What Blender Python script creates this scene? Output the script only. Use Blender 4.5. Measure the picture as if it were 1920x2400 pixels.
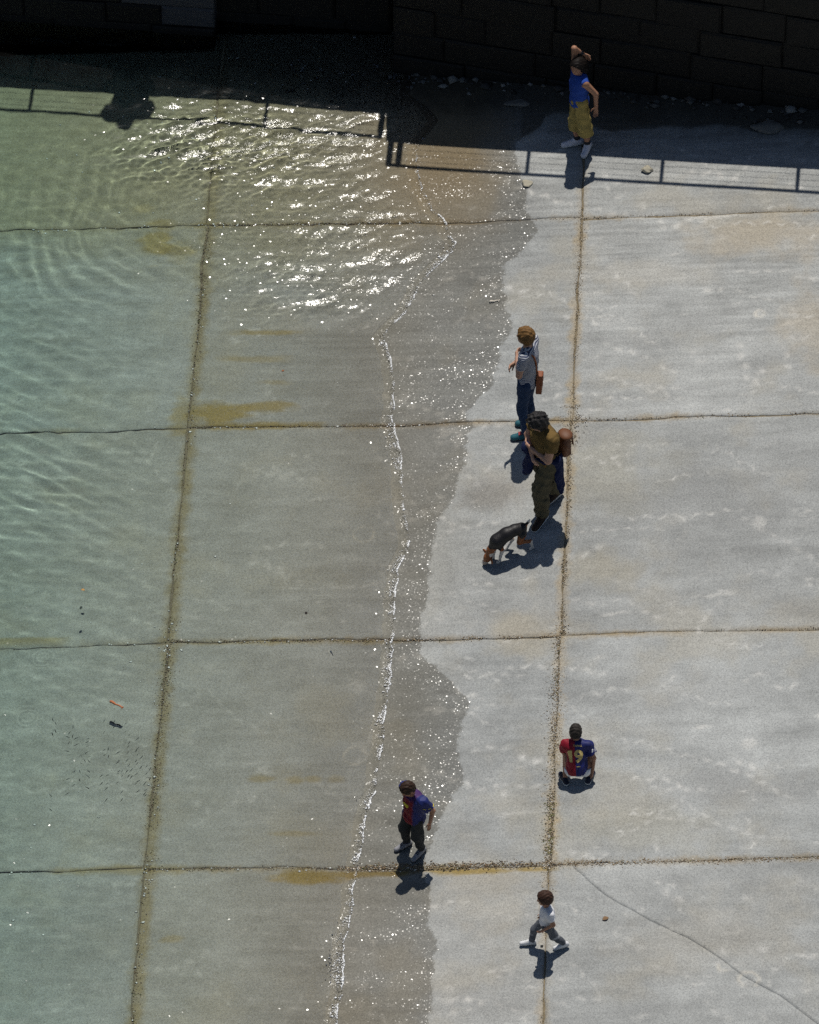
import bpy, bmesh, math, random
import numpy as np
from mathutils import Vector
random.seed(7); RNG = np.random.default_rng(7)
for o in list(bpy.data.objects): bpy.data.objects.remove(o)
SC = bpy.context.scene
COL = SC.collection

# ------------------------------------------------------------ camera, sky, sun, exposure
TH = math.radians(48.0)                 # the camera looks down this steeply from a high terrace
FPX = 17540.0                           # focal length in pixels of the 2400 px high photograph
DIST = 82.0
AIM = np.array([0.20, 0.0, 0.02])
FWD = np.array([0, math.cos(TH), -math.sin(TH)]); UP = np.array([0, math.sin(TH), math.cos(TH)]); RT = np.array([1.0, 0, 0])
CAM = AIM - DIST*FWD
cd = bpy.data.cameras.new('camera'); co = bpy.data.objects.new('camera', cd); COL.objects.link(co)
co.location = CAM; co.rotation_euler = (math.pi/2 - TH, 0, 0)
cd.sensor_fit = 'VERTICAL'; cd.sensor_height = 24.0; cd.lens = 24.0*FPX/2400.0
cd.clip_start = 1.0; cd.clip_end = 2000.0
SC.camera = co

SUN_EL = math.radians(67.0)
SUN_AZ = math.atan2(0.089, 0.996)       # measured from +Y towards +X
SDIR = np.array([math.sin(SUN_AZ)*math.cos(SUN_EL), math.cos(SUN_AZ)*math.cos(SUN_EL), math.sin(SUN_EL)])
W = bpy.data.worlds.new('World'); SC.world = W; W.use_nodes = True
wn = W.node_tree; bg = wn.nodes['Background']
sky = wn.nodes.new('ShaderNodeTexSky'); sky.sky_type = 'NISHITA'; sky.sun_disc = False
sky.sun_elevation = SUN_EL; sky.sun_rotation = SUN_AZ; sky.air_density = 1.0; sky.dust_density = 0.6; sky.ozone_density = 1.2
wn.links.new(sky.outputs[0], bg.inputs[0]); bg.inputs[1].default_value = 0.05
sl = bpy.data.lights.new('sun', 'SUN'); sl.energy = 4.0; sl.angle = math.radians(0.53); sl.color = (1.0, 0.955, 0.88)
so = bpy.data.objects.new('sun', sl); COL.objects.link(so)
so.rotation_euler = Vector(-SDIR).to_track_quat('-Z', 'Y').to_euler()
sl.cycles.is_caustics_light = True
SC.view_settings.view_transform = 'Standard'; SC.view_settings.look = 'None'
SC.view_settings.gamma = 1.0; SC.view_settings.exposure = -0.15; SC.view_settings.use_curve_mapping = False
SC.render.engine = 'CYCLES'
SC.cycles.max_bounces = 4; SC.cycles.diffuse_bounces = 1; SC.cycles.glossy_bounces = 1; SC.cycles.transmission_bounces = 2; SC.cycles.transparent_max_bounces = 6
SC.cycles.use_denoising = False; SC.cycles.use_adaptive_sampling = True; SC.cycles.adaptive_threshold = 0.02; SC.cycles.adaptive_min_samples = 16
SC.cycles.sample_clamp_indirect = 6.0

# ------------------------------------------------------------ the slipway's own axes: p down-slope to up-slope, q along the shore
K = 0.10
ROT = math.radians(2.9)
AX = np.array([math.cos(ROT), -math.sin(ROT)]); JX = np.array([math.sin(ROT), math.cos(ROT)])
PJ_R, PJ_L = 1.925, -2.33               # the two long joints seen in the photo
QJ = [4.43, 1.305, -1.852, -5.03]       # the cross joints seen in the photo
PCOLS = [-6.6, PJ_L, PJ_R, 6.18, 10.4]
QROWS = [-11.4, -8.2] + QJ[::-1] + [7.58, 10.75]
STEP_L, K_L = 0.012, 0.145                # the lower column of slabs has settled and lies a little steeper
def ramp_z(p):
    p = np.asarray(p, float)
    return np.where(p >= PJ_L, K*p, K*PJ_L - STEP_L + K_L*(p - PJ_L))
def xy(p, q): return np.array([AX[0]*p + JX[0]*q, AX[1]*p + JX[1]*q])
def wpt(p, q, dz=0.0):
    e = xy(p, q); return Vector((float(e[0]), float(e[1]), float(ramp_z(p)) + dz))
def topq(X, Y): return AX[0]*X + AX[1]*Y, JX[0]*X + JX[1]*Y
def ray(u, v):
    d = FWD*FPX + RT*(u-960.0) - UP*(v-1200.0); return d/np.linalg.norm(d)
def on_ramp(u, v, dz=0.0):
    """where a sight line of the photograph meets the slipway"""
    d = ray(u, v); n = np.array([-K*AX[0], -K*AX[1], 1.0]); t = (dz - n@CAM)/(n@d); return CAM + t*d
def on_ramp_pq(u, v):
    g = on_ramp(u, v); return topq(g[0], g[1])

# ------------------------------------------------------------ small helpers
def link(o, parent=None):
    COL.objects.link(o)
    if parent is not None: o.parent = parent
    return o
def mesh_obj(name, verts, faces, mat=None, parent=None, smooth=False):
    me = bpy.data.meshes.new(name); me.from_pydata([tuple(map(float, v)) for v in verts], [], [tuple(map(int, f)) for f in faces]); me.update()
    if mat: me.materials.append(mat)
    if smooth: me.polygons.foreach_set('use_smooth', [True]*len(me.polygons))
    return link(bpy.data.objects.new(name, me), parent)
def np_mesh(name, V, Q, mat=None, parent=None, smooth=True):
    """quads or triangles from numpy arrays"""
    n = Q.shape[1]; me = bpy.data.meshes.new(name)
    me.vertices.add(len(V)); me.vertices.foreach_set('co', np.ascontiguousarray(V, np.float32).ravel())
    me.loops.add(Q.size); me.loops.foreach_set('vertex_index', np.ascontiguousarray(Q, np.int32).ravel())
    me.polygons.add(len(Q)); me.polygons.foreach_set('loop_start', np.arange(0, Q.size, n, dtype=np.int32))
    me.polygons.foreach_set('loop_total', np.full(len(Q), n, np.int32))
    if smooth: me.polygons.foreach_set('use_smooth', np.ones(len(Q), bool))
    me.update(calc_edges=True); me.validate()
    if mat: me.materials.append(mat)
    return link(bpy.data.objects.new(name, me), parent)
def empty(name, loc, parent=None):
    o = bpy.data.objects.new(name, None); o.empty_display_size = 0.2; o.location = loc; return link(o, parent)
def tag(o, label=None, cat=None, group=None, kind=None):
    if label: o['label'] = label
    if cat: o['category'] = cat
    if group: o['group'] = group
    if kind: o['kind'] = kind
    return o

class NT:
    """terse builder for node materials"""
    def __init__(s, name):
        s.mat = bpy.data.materials.new(name); s.mat.use_nodes = True; s.t = s.mat.node_tree
        s.t.nodes.clear(); s.out = s.t.nodes.new('ShaderNodeOutputMaterial')
    def n(s, typ, **kw):
        nd = s.t.nodes.new('ShaderNode'+typ)
        for k, v in kw.items(): setattr(nd, k, v)
        return nd
    def put(s, sock, v):
        if v is None: return
        if isinstance(v, bpy.types.NodeSocket): s.t.links.new(v, sock)
        elif isinstance(v, (tuple, list)) and sock.type == 'RGBA' and len(v) == 3: sock.default_value = (*v, 1)
        else: sock.default_value = v
    def math(s, op, a, b=None, c=None, clamp=False):
        nd = s.n('Math', operation=op, use_clamp=clamp)
        for i, v in enumerate((a, b, c)): s.put(nd.inputs[i], v)
        return nd.outputs[0]
    def add(s, a, b): return s.math('ADD', a, b)
    def sub(s, a, b): return s.math('SUBTRACT', a, b)
    def mul(s, a, b): return s.math('MULTIPLY', a, b)
    def mx(s, a, b): return s.math('MAXIMUM', a, b)
    def mn(s, a, b): return s.math('MINIMUM', a, b)
    def abs(s, a): return s.math('ABSOLUTE', a)
    def step(s, v, lo, hi, a=0.0, b=1.0):
        nd = s.n('MapRange', interpolation_type='SMOOTHSTEP')
        for i, x in enumerate((v, lo, hi, a, b)): s.put(nd.inputs[i], x)
        return nd.outputs[0]
    def pos(s): return s.n('NewGeometry').outputs['Position']
    def vmap(s, vec, scale=(1, 1, 1), rot=(0, 0, 0), loc=(0, 0, 0)):
        nd = s.n('Mapping'); s.put(nd.inputs[0], vec); nd.inputs[1].default_value = loc; nd.inputs[2].default_value = rot; nd.inputs[3].default_value = scale
        return nd.outputs[0]
    def sep(s, vec):
        nd = s.n('SeparateXYZ'); s.put(nd.inputs[0], vec); return nd.outputs
    def noise(s, vec, scale, detail=4, rough=0.55, dist=0.0, col=False, dim='2D'):
        nd = s.n('TexNoise', noise_dimensions=dim); s.put(nd.inputs['Vector'], vec); nd.inputs['Scale'].default_value = scale
        nd.inputs['Detail'].default_value = detail; nd.inputs['Roughness'].default_value = rough; nd.inputs['Distortion'].default_value = dist
        return nd.outputs[1 if col else 0]
    def voro(s, vec, scale, feature='F1', out='Distance', rnd=1.0):
        nd = s.n('TexVoronoi', feature=feature); s.put(nd.inputs['Vector'], vec); nd.inputs['Scale'].default_value = scale
        nd.inputs['Randomness'].default_value = rnd
        return nd.outputs[out]
    def mix(s, f, a, b, blend='MIX'):
        nd = s.n('Mix', data_type='RGBA', blend_type=blend); s.put(nd.inputs[0], f); s.put(nd.inputs[6], a); s.put(nd.inputs[7], b)
        return nd.outputs[2]
    def mixf(s, f, a, b):
        nd = s.n('Mix', data_type='FLOAT'); s.put(nd.inputs[0], f); s.put(nd.inputs[2], a); s.put(nd.inputs[3], b); return nd.outputs[0]
    def ramp(s, f, stops):
        nd = s.n('ValToRGB'); s.put(nd.inputs[0], f); e = nd.color_ramp.elements
        while len(e) < len(stops): e.new(0.5)
        for el, (p, c) in zip(e, stops): el.position = p; el.color = (*c, 1) if len(c) == 3 else c
        return nd.outputs[0]
    def curve(s, val, xs, ys):
        """piecewise linear y(x) over the given range"""
        x0, x1, y0, y1 = min(xs), max(xs), min(ys), max(ys)
        t = s.math('DIVIDE', s.sub(val, x0), x1-x0, clamp=True)
        nd = s.n('FloatCurve'); s.put(nd.inputs[1], t); c = nd.mapping.curves[0]
        pts = sorted(((x-x0)/(x1-x0), (y-y0)/(y1-y0)) for x, y in zip(xs, ys))
        c.points[0].location = pts[0]; c.points[1].location = pts[-1]
        for q in pts[1:-1]: c.points.new(*q)
        for q in c.points: q.handle_type = 'VECTOR'
        nd.mapping.update()
        return s.add(s.mul(nd.outputs[0], y1-y0), y0)
    def bump(s, h, strength=0.5, dist=0.01, normal=None):
        nd = s.n('Bump'); nd.inputs['Strength'].default_value = strength; nd.inputs['Distance'].default_value = dist
        s.put(nd.inputs['Height'], h); s.put(nd.inputs['Normal'], normal); return nd.outputs[0]
    def principled(s, **kw):
        nd = s.n('BsdfPrincipled')
        for k, v in kw.items(): s.put(nd.inputs[k.replace('_', ' ')], v)
        return nd.outputs[0]
    def attr(s, name, out='Fac'): return s.n('Attribute', attribute_name=name).outputs[out]
    def done(s, surf=None, vol=None):
        if surf is not None: s.t.links.new(surf, s.out.inputs['Surface'])
        if vol is not None: s.t.links.new(vol, s.out.inputs['Volume'])
        return s.mat

def simple_mat(name, color, rough=0.8, var=0.12, scale=40, bump=0.15, bdist=0.004, spec=0.3, **kw):
    m = NT(name); v = m.n('TexCoord').outputs['Object']
    f = m.noise(v, scale, 5, 0.6, dim='3D'); f2 = m.noise(v, scale*0.15, 3, dim='3D')
    c = m.mix(m.add(m.mul(f, 0.6), m.mul(f2, 0.4)), tuple(x*(1-var*2) for x in color), tuple(min(1, x*(1+var*2)) for x in color))
    return m.done(m.principled(Base_Color=c, Roughness=rough, Specular_IOR_Level=spec, Normal=m.bump(f, bump, bdist), **kw))

# ------------------------------------------------------------ wet edge and waterline, as traced along the shore
S = 1920/1725
WET = [(1090,305),(1085,330),(1100,380),(1110,410),(1105,440),(1130,480),(1120,500),(1110,520),(1062,560),(1058,600),(1065,640),(1083,690),(1060,720),(1050,760),(1040,800),(1010,840),(985,870),(990,900),(985,940),(970,1010),(950,1060),(920,1110),(905,1160),(900,1230),(895,1280),(885,1330),(890,1380),(925,1410),(965,1450),(985,1480),(975,1520),(965,1570),(975,1620),(970,1650),(945,1690),(930,1730),(915,1760),(900,1800),(890,1840),(905,1870),(910,1900),(905,1950),(918,1980),(915,2050),(908,2100),(905,2156),(880,2300),(860,2500),(820,2800)]
LINE = [(868,200),(905,230),(925,255),(905,280),(885,305),(880,340),(885,370),(890,400),(910,440),(935,460),(945,490),(965,510),(955,530),(930,555),(905,575),(885,600),(878,625),(860,650),(840,670),(820,690),(808,705),(812,725),(822,750),(828,790),(828,830),(828,870),(832,910),(848,960),(850,1000),(850,1050),(858,1120),(858,1165),(840,1200),(835,1250),(830,1300),(824,1350),(825,1400),(820,1450),(813,1500),(805,1560),(800,1610),(790,1660),(775,1710),(765,1760),(757,1810),(750,1850),(740,1880),(738,1930),(728,1980),(728,2030),(725,2070),(715,2110),(706,2156),(690,2300),(670,2500),(640,2800)]
SHADE = [(1091,300),(1105,290),(1140,268),(1148,246),(1180,238),(1210,240),(1240,268),(1290,280),(1340,272),(1400,265),(1450,268),(1520,260),(1560,268),(1600,278),(1660,270),(1725,275),(1900,280),(2200,290)]
wet_pq = sorted([on_ramp_pq(u*S, v*S)[::-1] for u, v in WET]); line_pq = sorted([on_ramp_pq(u*S, v*S)[::-1] for u, v in LINE])
shade_pq = sorted([on_ramp_pq(u*S, v*S) for u, v in SHADE])
WET_Q = [float(a) for a, b in wet_pq]; WET_P = [float(b) for a, b in wet_pq]
LINE_Q = np.array([a for a, b in line_pq]); LINE_P = np.array([b for a, b in line_pq])


# ------------------------------------------------------------ noise for geometry and wear
_PERM = np.random.default_rng(99).permutation(4096)
def pnoise(x, y, seed=0):
    xi = np.floor(x).astype(np.int64); yi = np.floor(y).astype(np.int64); fx = x-xi; fy = y-yi
    def g(ix, iy):
        h = _PERM[(ix + _PERM[(iy + seed*131) & 4095]) & 4095]; a = h*(2*np.pi/4096); return np.cos(a), np.sin(a)
    def d(dx, dy):
        gx, gy = g(xi+dx, yi+dy); return gx*(fx-dx) + gy*(fy-dy)
    sx = fx*fx*fx*(fx*(fx*6-15)+10); sy = fy*fy*fy*(fy*(fy*6-15)+10)
    a = d(0, 0)*(1-sx) + d(1, 0)*sx; b = d(0, 1)*(1-sx) + d(1, 1)*sx
    return (a*(1-sy) + b*sy)*1.4
def fbm(x, y, scale=1.0, octs=5, gain=0.55, seed=0):
    o = np.zeros_like(x); amp = 1.0; tot = 0; f = scale
    for k in range(octs): o += amp*pnoise(x*f, y*f, seed+k*7); tot += amp; amp *= gain; f *= 2.03
    return o/tot*1.6
def sstep(v, lo, hi):
    t = np.clip((v-lo)/(hi-lo), 0, 1); return t*t*(3-2*t)
def lerp3(c, f, col): return c*(1-f[:, None]) + np.array(col)[None, :]*f[:, None]

# strokes scraped into the concrete by keels, chains and trolleys: (p, q, angle, length, bend, width, strength)
_sr = np.random.default_rng(21)
STROKES = []
for _ in range(300):
    STROKES.append((_sr.uniform(-4.5, 5.2), _sr.uniform(-7.6, 5.6), _sr.normal(-0.22, 0.30) if _sr.uniform() < .8 else _sr.uniform(0, 3.1), _sr.gamma(2.4, 0.20)+0.10, _sr.normal(0, 0.55), _sr.uniform(0.008, 0.030), _sr.uniform(0.2, 0.8)))
for _ in range(75):
    STROKES.append((_sr.uniform(-4.5, 5.0), _sr.uniform(-7.4, 4.3), _sr.normal(-0.15, 0.35), _sr.uniform(.7, 1.7), _sr.normal(0, 0.4), _sr.uniform(0.009, 0.02), _sr.uniform(0.25, 0.6)))
def px_stroke(u0, v0, u1, v1, w, a):
    (p0, q0), (p1, q1) = on_ramp_pq(u0, v0), on_ramp_pq(u1, v1)
    STROKES.append((float(p0+p1)/2, float(q0+q1)/2, math.atan2(q1-q0, p1-p0), math.hypot(p1-p0, q1-q0), 0.05, w, a))
for a in ((1445, 1912, 1550, 1905, .012, .9), (1470, 430, 1440, 425, .01, .8), (1410, 425, 1436, 446, .012, .8), (1415, 610, 1500, 700, .02, .55), (1535, 1955, 1545, 2015, .016, .6), (1580, 2080, 1600, 2150, .012, .5), (1330, 2330, 1420, 2352, .014, .6), (1380, 1045, 1620, 1040, .015, .4), (1490, 1845, 1690, 1855, .02, .5), (1490, 1430, 1560, 1450, .02, .6), (1540, 1610, 1600, 1580, .02, .6), (1730, 1600, 1810, 1570, .02, .55), (1440, 1215, 1640, 1205, .016, .6), (1020, 1250, 1200, 1215, .02, .6), (1400, 800, 1540, 845, .02, .55), (1530, 850, 1600, 880, .02, .5), (1760, 930, 1790, 850, .03, .6), (1835, 800, 1855, 890, .025, .5), (1500, 900, 1610, 915, .02, .5), (1050, 2370, 1060, 2300, .04, .45), (620, 1340, 780, 1400, .02, .5), (1170, 940, 1230, 970, .02, .5), (560, 1290, 700, 1360, .014, .45), (860, 1330, 930, 1370, .012, .4), (100, 1090, 300, 1120, .015, .3), (1060, 1560, 1150, 1585, .014, .5), (1080, 1660, 1190, 1650, .014, .5)):
    px_stroke(*a)
_wp = np.array(WET_P); _wq = np.array(WET_Q)
_shp = np.array([float(a) for a, b in shade_pq]); _shq = np.array([float(b) for a, b in shade_pq])
def concrete_fields(p, q):
    """colour, wetness and cover of the concrete at slipway positions"""
    big = fbm(p, q, 0.45, 5, .6, 1); mid = fbm(p, q, 2.6, 5, .6, 2)
    st = fbm(p*0.15 + q*0.012, q, 5.0, 6, .66, 3); st2 = fbm(p*0.06 - q*0.01, q, 17.0, 3, .6, 4); tilt = fbm(p*0.3 + q*.18, q - p*.12, 3.4, 5, .62, 5)
    tone = 0.30*big + 0.22*mid + 0.24*st + 0.10*st2 + .24*tilt
    c = np.array([0.325, 0.334, 0.327])[None, :]*(1 + 0.62*tone + .16*st2*sstep(q, 1.0, 3.5))[:, None]
    c = lerp3(c, 0.45*sstep(fbm(p, q, 0.8, 5, .6, 6), 0.0, 0.6), (0.36, 0.335, 0.275))
    c = lerp3(c, 0.35*sstep(fbm(p*.5, q, 1.1, 5, .6, 16), 0.12, 0.6), (0.245, 0.25, 0.245))
    s3 = sstep(fbm(p*0.35 + q*.1, q - p*.2, 4.2, 5, .68, 7), 0.34, 0.75)*sstep(fbm(p, q, 1.3, 3, .5, 8), -.1, .4)
    c = lerp3(c, 0.6*s3, (0.60, 0.59, 0.555))
    blotch = fbm(p, q, 1.7, 5, .62, 17)
    for u, v, ru, rv, amt, col in ((1830, 545, 260, 70, .55, (.37, .32, .24)), (1900, 770, 90, 110, .5, (.36, .31, .23)), (1430, 1110, 170, 110, .45, (.33, .31, .24)), (1395, 1330, 90, 60, .4, (.36, .32, .23)), (1640, 1180, 330, 130, .45, (.25, .255, .25)), (1250, 1480, 150, 60, .4, (.37, .33, .25)),
                                   (1500, 1940, 260, 70, .35, (.34, .32, .25)), (1700, 1850, 200, 50, .4, (.26, .262, .255)), (1650, 2200, 240, 90, .3, (.36, .33, .27)), (1120, 2080, 120, 120, .3, (.38, .34, .26)), (1330, 1750, 200, 60, .35, (.35, .32, .25)), (1150, 1160, 120, 50, .5, (.27, .25, .22)), (1500, 640, 260, 40, .3, (.40, .37, .31)), (1560, 1620, 260, 60, .3, (.28, .285, .28))):
        a, b = on_ramp_pq(u, v); d = np.hypot((p-float(a))/(ru/212), (q-float(b))/(rv/158)) + .75*blotch
        c = lerp3(c, amt*sstep(d, 1.15, .2), col)
    scr = np.zeros_like(p)
    for (sp, sq, an, ln, bd, w, a) in STROKES:
        dx = p-sp; dy = q-sq; near = (np.abs(dx) < ln) & (np.abs(dy) < ln)
        if not near.any(): continue
        dx = dx[near]; dy = dy[near]; t = dx*math.cos(an) + dy*math.sin(an); n = -dx*math.sin(an) + dy*math.cos(an) - bd*(t*t - ln*ln/12)
        n = n + 0.018*np.sin(t*23 + sp*9) + .01*np.sin(t*61+sq*7)
        f = a*np.exp(-(n/(w*1.3))**2)*sstep(ln/2 - np.abs(t), 0, ln*.3)*(0.55 + 0.45*np.sin(t*37 + sq*5))
        scr[near] = np.maximum(scr[near], f)
    c = lerp3(c, 0.85*scr, (0.62, 0.61, 0.575))
    def px(u, v): a, b = on_ramp_pq(u, v); return float(a), float(b)
    for u, v, r in ((1780, 735, .085), (1780, 1225, .10), (1757, 1742, .11), (1620, 2135, .03), (1502, 2133, .03), (1468, 2142, .028), (1445, 2185, .035)):
        a, b = px(u, v); d = np.hypot(p-a, q-b) + 0.03*mid*min(1, r*9) + .012*np.sin(9*np.arctan2(q-b, p-a))
        c = lerp3(c, 0.55*sstep(d, r, r*.6)*(.6+.5*mid), (0.60, 0.59, 0.555))
    for u, v, r in ((1755, 2295, .10), (1695, 2268, .05), (853, 1255, .11), (832, 1772, .12), (1780, 735, .05)):
        a, b = px(u, v); d = np.hypot(p-a, q-b) + 0.03*mid*min(1, r*7)
        c = lerp3(c, 0.5*np.exp(-((d-r)/.016)**2)*(.5+.8*(mid > -.1)), (0.56, 0.53, 0.46))
    # silt and brown stain along the joints
    jn = fbm(p, q, 6, 4, .6, 9); jl = fbm(p, q, 1.0, 3, .5, 10)
    c = lerp3(c, sstep(np.abs(p-PJ_R) + .07*jn, .10, .0)*np.clip(.55+.7*jl, .12, .9)*sstep(q, 6.5, 3.5), (0.36, 0.285, 0.175))
    c = lerp3(c, sstep(np.abs(p-PJ_L-.03) + .06*jn, .13, .0)*.85, (0.225, 0.17, 0.07))
    dq = np.min([np.abs(q-x) for x in QJ], axis=0)
    c = lerp3(c, sstep(dq + .05*jn, .075, 0.0)*np.clip(.4+1.0*jl, .08, .85), (0.29, 0.22, 0.12))
    al = fbm(p*.3, q, 7, 5, .6, 12)
    def patch(u, v, ru, rv, amt):
        nonlocal c
        a, b = px(u, v); d = np.hypot((p-a)/(ru/212), (q-b)/(rv/158)) + .55*al
        c = lerp3(c, amt*sstep(d, 1.05, .35), (0.27, 0.185, 0.03))
    for a in ((372, 575, 50, 62, 1), (420, 600, 60, 30, .8), (520, 982, 90, 34, .95), (620, 962, 90, 18, .8), (600, 1006, 210, 12, .95), (420, 985, 30, 60, .6), (620, 788, 110, 9, .7), (600, 850, 100, 14, .5), (650, 905, 60, 9, .4), (720, 2055, 110, 20, 1), (690, 1958, 70, 9, .45), (880, 2048, 120, 10, .85), (1100, 2040, 130, 12, .8), (1250, 2036, 60, 9, .7), (400, 2210, 34, 13, .5), (60, 1515, 120, 10, .6), (300, 2050, 200, 14, .6), (600, 1512, 180, 8, .7), (850, 1505, 90, 9, .6), (610, 1830, 40, 10, .5), (690, 1832, 24, 12, .5), (735, 1828, 24, 10, .5), (790, 1828, 30, 12, .4), (480, 540, 60, 12, .8), (340, 500, 40, 16, .6)):
        patch(*a)
    # weed film on the part the tide covers, browner towards the quay
    c = lerp3(c, 0.34*sstep(p + .5*big, 1.0, -.6), (0.32, 0.285, 0.19))
    c = lerp3(c, 0.75*sstep(q + .6*big, 3.3, 5.4)*sstep(p+.15*mid, 1.25, .5)*(.35+.65*sstep(p, -1.0, .3)), (0.35, 0.27, 0.155))
    c = lerp3(c, 0.65*sstep(q + .9*big + .3*mid, 3.2, 5.0)*sstep(p, 0.2, -1.8), (0.27, 0.24, 0.145))
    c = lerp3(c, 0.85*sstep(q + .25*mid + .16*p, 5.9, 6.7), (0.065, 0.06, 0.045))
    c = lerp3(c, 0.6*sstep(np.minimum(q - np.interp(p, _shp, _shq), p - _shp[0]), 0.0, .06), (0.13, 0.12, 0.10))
    c = np.clip(c, .02, .8)
    rag = 0.05*fbm(p, q, 3, 3, .6, 14) + .045*fbm(p*.8, q, 11, 4, .65, 15)
    wetd = np.interp(q, _wq, _wp) + rag - p
    w2 = np.minimum(q + .6*rag - np.interp(p, _shp, _shq), p - _shp[0] + .03)
    wetd = np.maximum(wetd, w2)
    damp = sstep(np.hypot((p-px(1130, 1170)[0])/.5, (q-px(1130, 1170)[1])/.28) + .5*fbm(p, q, 3, 4, .6, 31), 1.0, .3)
    wl = np.interp(q, LINE_Q, LINE_P) + 0.05*fbm(q, q*0+3.3, 1.6, 5, .6, 40) - p
    sheen = .7*st + .7*fbm(p*.35, q, 2.6, 4, .62, 33) + .55*np.exp(-(wetd/.25)**2) - .05
    return c, wetd, wl, damp, sheen

def facets(m, cell_col, spread, normal, gate=None):
    """tilts each cell of a wet or rippled surface its own way, so that single facets catch the sun"""
    a = m.n('VectorMath', operation='SUBTRACT'); m.put(a.inputs[0], cell_col); a.inputs[1].default_value = (.5, .5, .5)
    b = m.n('VectorMath', operation='MULTIPLY'); m.put(b.inputs[0], a.outputs[0]); b.inputs[1].default_value = (spread, spread, 0); v = b.outputs[0]
    if gate is not None:
        g = m.n('VectorMath', operation='SCALE'); m.put(g.inputs[0], v); m.put(g.inputs['Scale'], gate); v = g.outputs[0]
    c = m.n('VectorMath', operation='ADD'); m.put(c.inputs[0], v); m.put(c.inputs[1], normal if normal is not None else m.n('NewGeometry').outputs['Normal'])
    d = m.n('VectorMath', operation='NORMALIZE'); m.put(d.inputs[0], c.outputs[0]); return d.outputs[0]
def concrete_mat():
    m = NT('slipway_concrete'); P = m.pos(); V = m.vmap(P, rot=(0, 0, ROT), scale=(1, 1, 0))
    c = m.attr('tint', 'Color'); wd = m.attr('wetd'); wl = m.attr('under'); damp = m.attr('damp')
    fine = m.noise(V, 48, 4, 0.7)
    vn = m.n('TexVoronoi', voronoi_dimensions='2D'); m.put(vn.inputs['Vector'], V); vn.inputs['Scale'].default_value = 88
    vd, vc = vn.outputs['Distance'], vn.outputs['Color']; r0, r1, r2 = m.sep(vc)
    g = m.add(m.mul(fine, 0.7), m.mul(r2, 0.30))
    c = m.mix(1.0, c, m.ramp(g, [(0.30, (0.78, 0.78, 0.78)), (0.5, (1.0, 1.0, 1.0)), (0.72, (1.17, 1.17, 1.16))]), 'MULTIPLY')
    spot = m.step(vd, 0.36, 0.16)
    c = m.mix(m.mul(m.mul(spot, m.step(r0, 0.88, 0.92)), 0.55), c, (0.05, 0.052, 0.055))
    c = m.mix(m.mul(m.mul(spot, m.step(r1, 0.955, 0.97)), 0.5), c, (0.65, 0.63, 0.58))
    wet = m.step(m.add(wd, m.mul(m.sub(fine, 0.5), 0.13)), -0.010, 0.016)
    sub = m.step(wl, 0.10, 0.16)
    wet = m.mx(wet, m.mul(damp, 0.35))
    dk = m.mixf(m.step(wl, 0.118, 0.13), m.step(wl, 0.0, 0.1, 1.0, .80), m.step(wl, 0.1, 1.5, 0.60, 0.14))
    c = m.mix(m.mul(wet, dk), c, m.mix(1.0, c, (0.565, 0.55, 0.52), 'MULTIPLY'))
    h1 = m.add(m.mul(fine, 0.7), m.mul(vd, 0.35))
    nb = m.bump(h1, 0.45, 0.008); nw = facets(m, vc, 0.66, None)
    cw = m.mul(m.mul(wet, m.step(wl, 0.015, -0.01)), m.step(m.attr('sheen'), -0.25, 0.75, 0.05, 1.0))
    bs = m.principled(Base_Color=c, Roughness=0.88, Specular_IOR_Level=m.mixf(sub, 0.2, 0.0), Normal=nb, Coat_Weight=cw, Coat_Roughness=m.add(0.15, m.mul(r2, 0.13)), Coat_IOR=1.33, Coat_Normal=nw)
    return m.done(bs)
M_CONC = concrete_mat()
M_BED = simple_mat('joint_silt', (0.19, 0.155, 0.10), 0.95, 0.5, 30)

# ------------------------------------------------------------ slipway: bed and single slabs
slip = empty('slipway', (0, 0, 0)); tag(slip, kind='structure')
def quad_bed():
    ps = [-60, -6.6, PJ_L-0.001, PJ_L+0.001, 12]; V = []; Fc = []
    for p in ps:
        for q in (-14, 14): V.append(wpt(p, q, -0.013 if p > -6.5 else -0.1))
    for i in range(len(ps)-1): Fc.append((2*i, 2*i+2, 2*i+3, 2*i+1))
    o = mesh_obj('joint_bed', V, Fc, M_BED, slip); o.cycles.is_caustics_receiver = True; return o
quad_bed()
def wob(n, amp, seed, length, waves=(0.9, 0.3, 0.1, 0.045)):
    r = np.random.default_rng(seed); t = np.linspace(0, length, n); o = np.zeros(n)
    for lam in waves: o += (lam**0.45)*np.interp(t, np.arange(-2*lam, length+3*lam, lam), r.normal(0, 1, len(np.arange(-2*lam, length+3*lam, lam))))
    return amp*o
SEAMS = {}
def seam(kind, i, k, n, length):
    key = (kind, i, k)
    if key not in SEAMS: SEAMS[key] = wob(400, 0.012 if kind == 'h' else 0.008, 1000*(kind == 'h') + i*37 + k*11 + 5, length, (1.6, 0.5, 0.16))
    return np.interp(np.linspace(0, 1, n), np.linspace(0, 1, 400), SEAMS[key])
def slab_edges(ci, ri, ns, nt):
    p0, p1 = PCOLS[ci], PCOLS[ci+1]; q0, q1 = QROWS[ri], QROWS[ri+1]
    def e(kind, i, k, n, length, side):
        gap = (0.004 if kind == 'v' else 0.0025)
        chip = np.maximum(wob(n, 0.008, 17 + i*101 + k*7 + 3*side + 900*(kind == 'h'), length, (0.5, 0.14, 0.05)), -0.003)
        return seam(kind, i, k, n, length) + side*(gap + chip)
    return (e('h', ri, ci, ns, p1-p0, 1), e('h', ri+1, ci, ns, p1-p0, -1), e('v', ci, ri, nt, q1-q0, 1), e('v', ci+1, ri, nt, q1-q0, -1))
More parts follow.
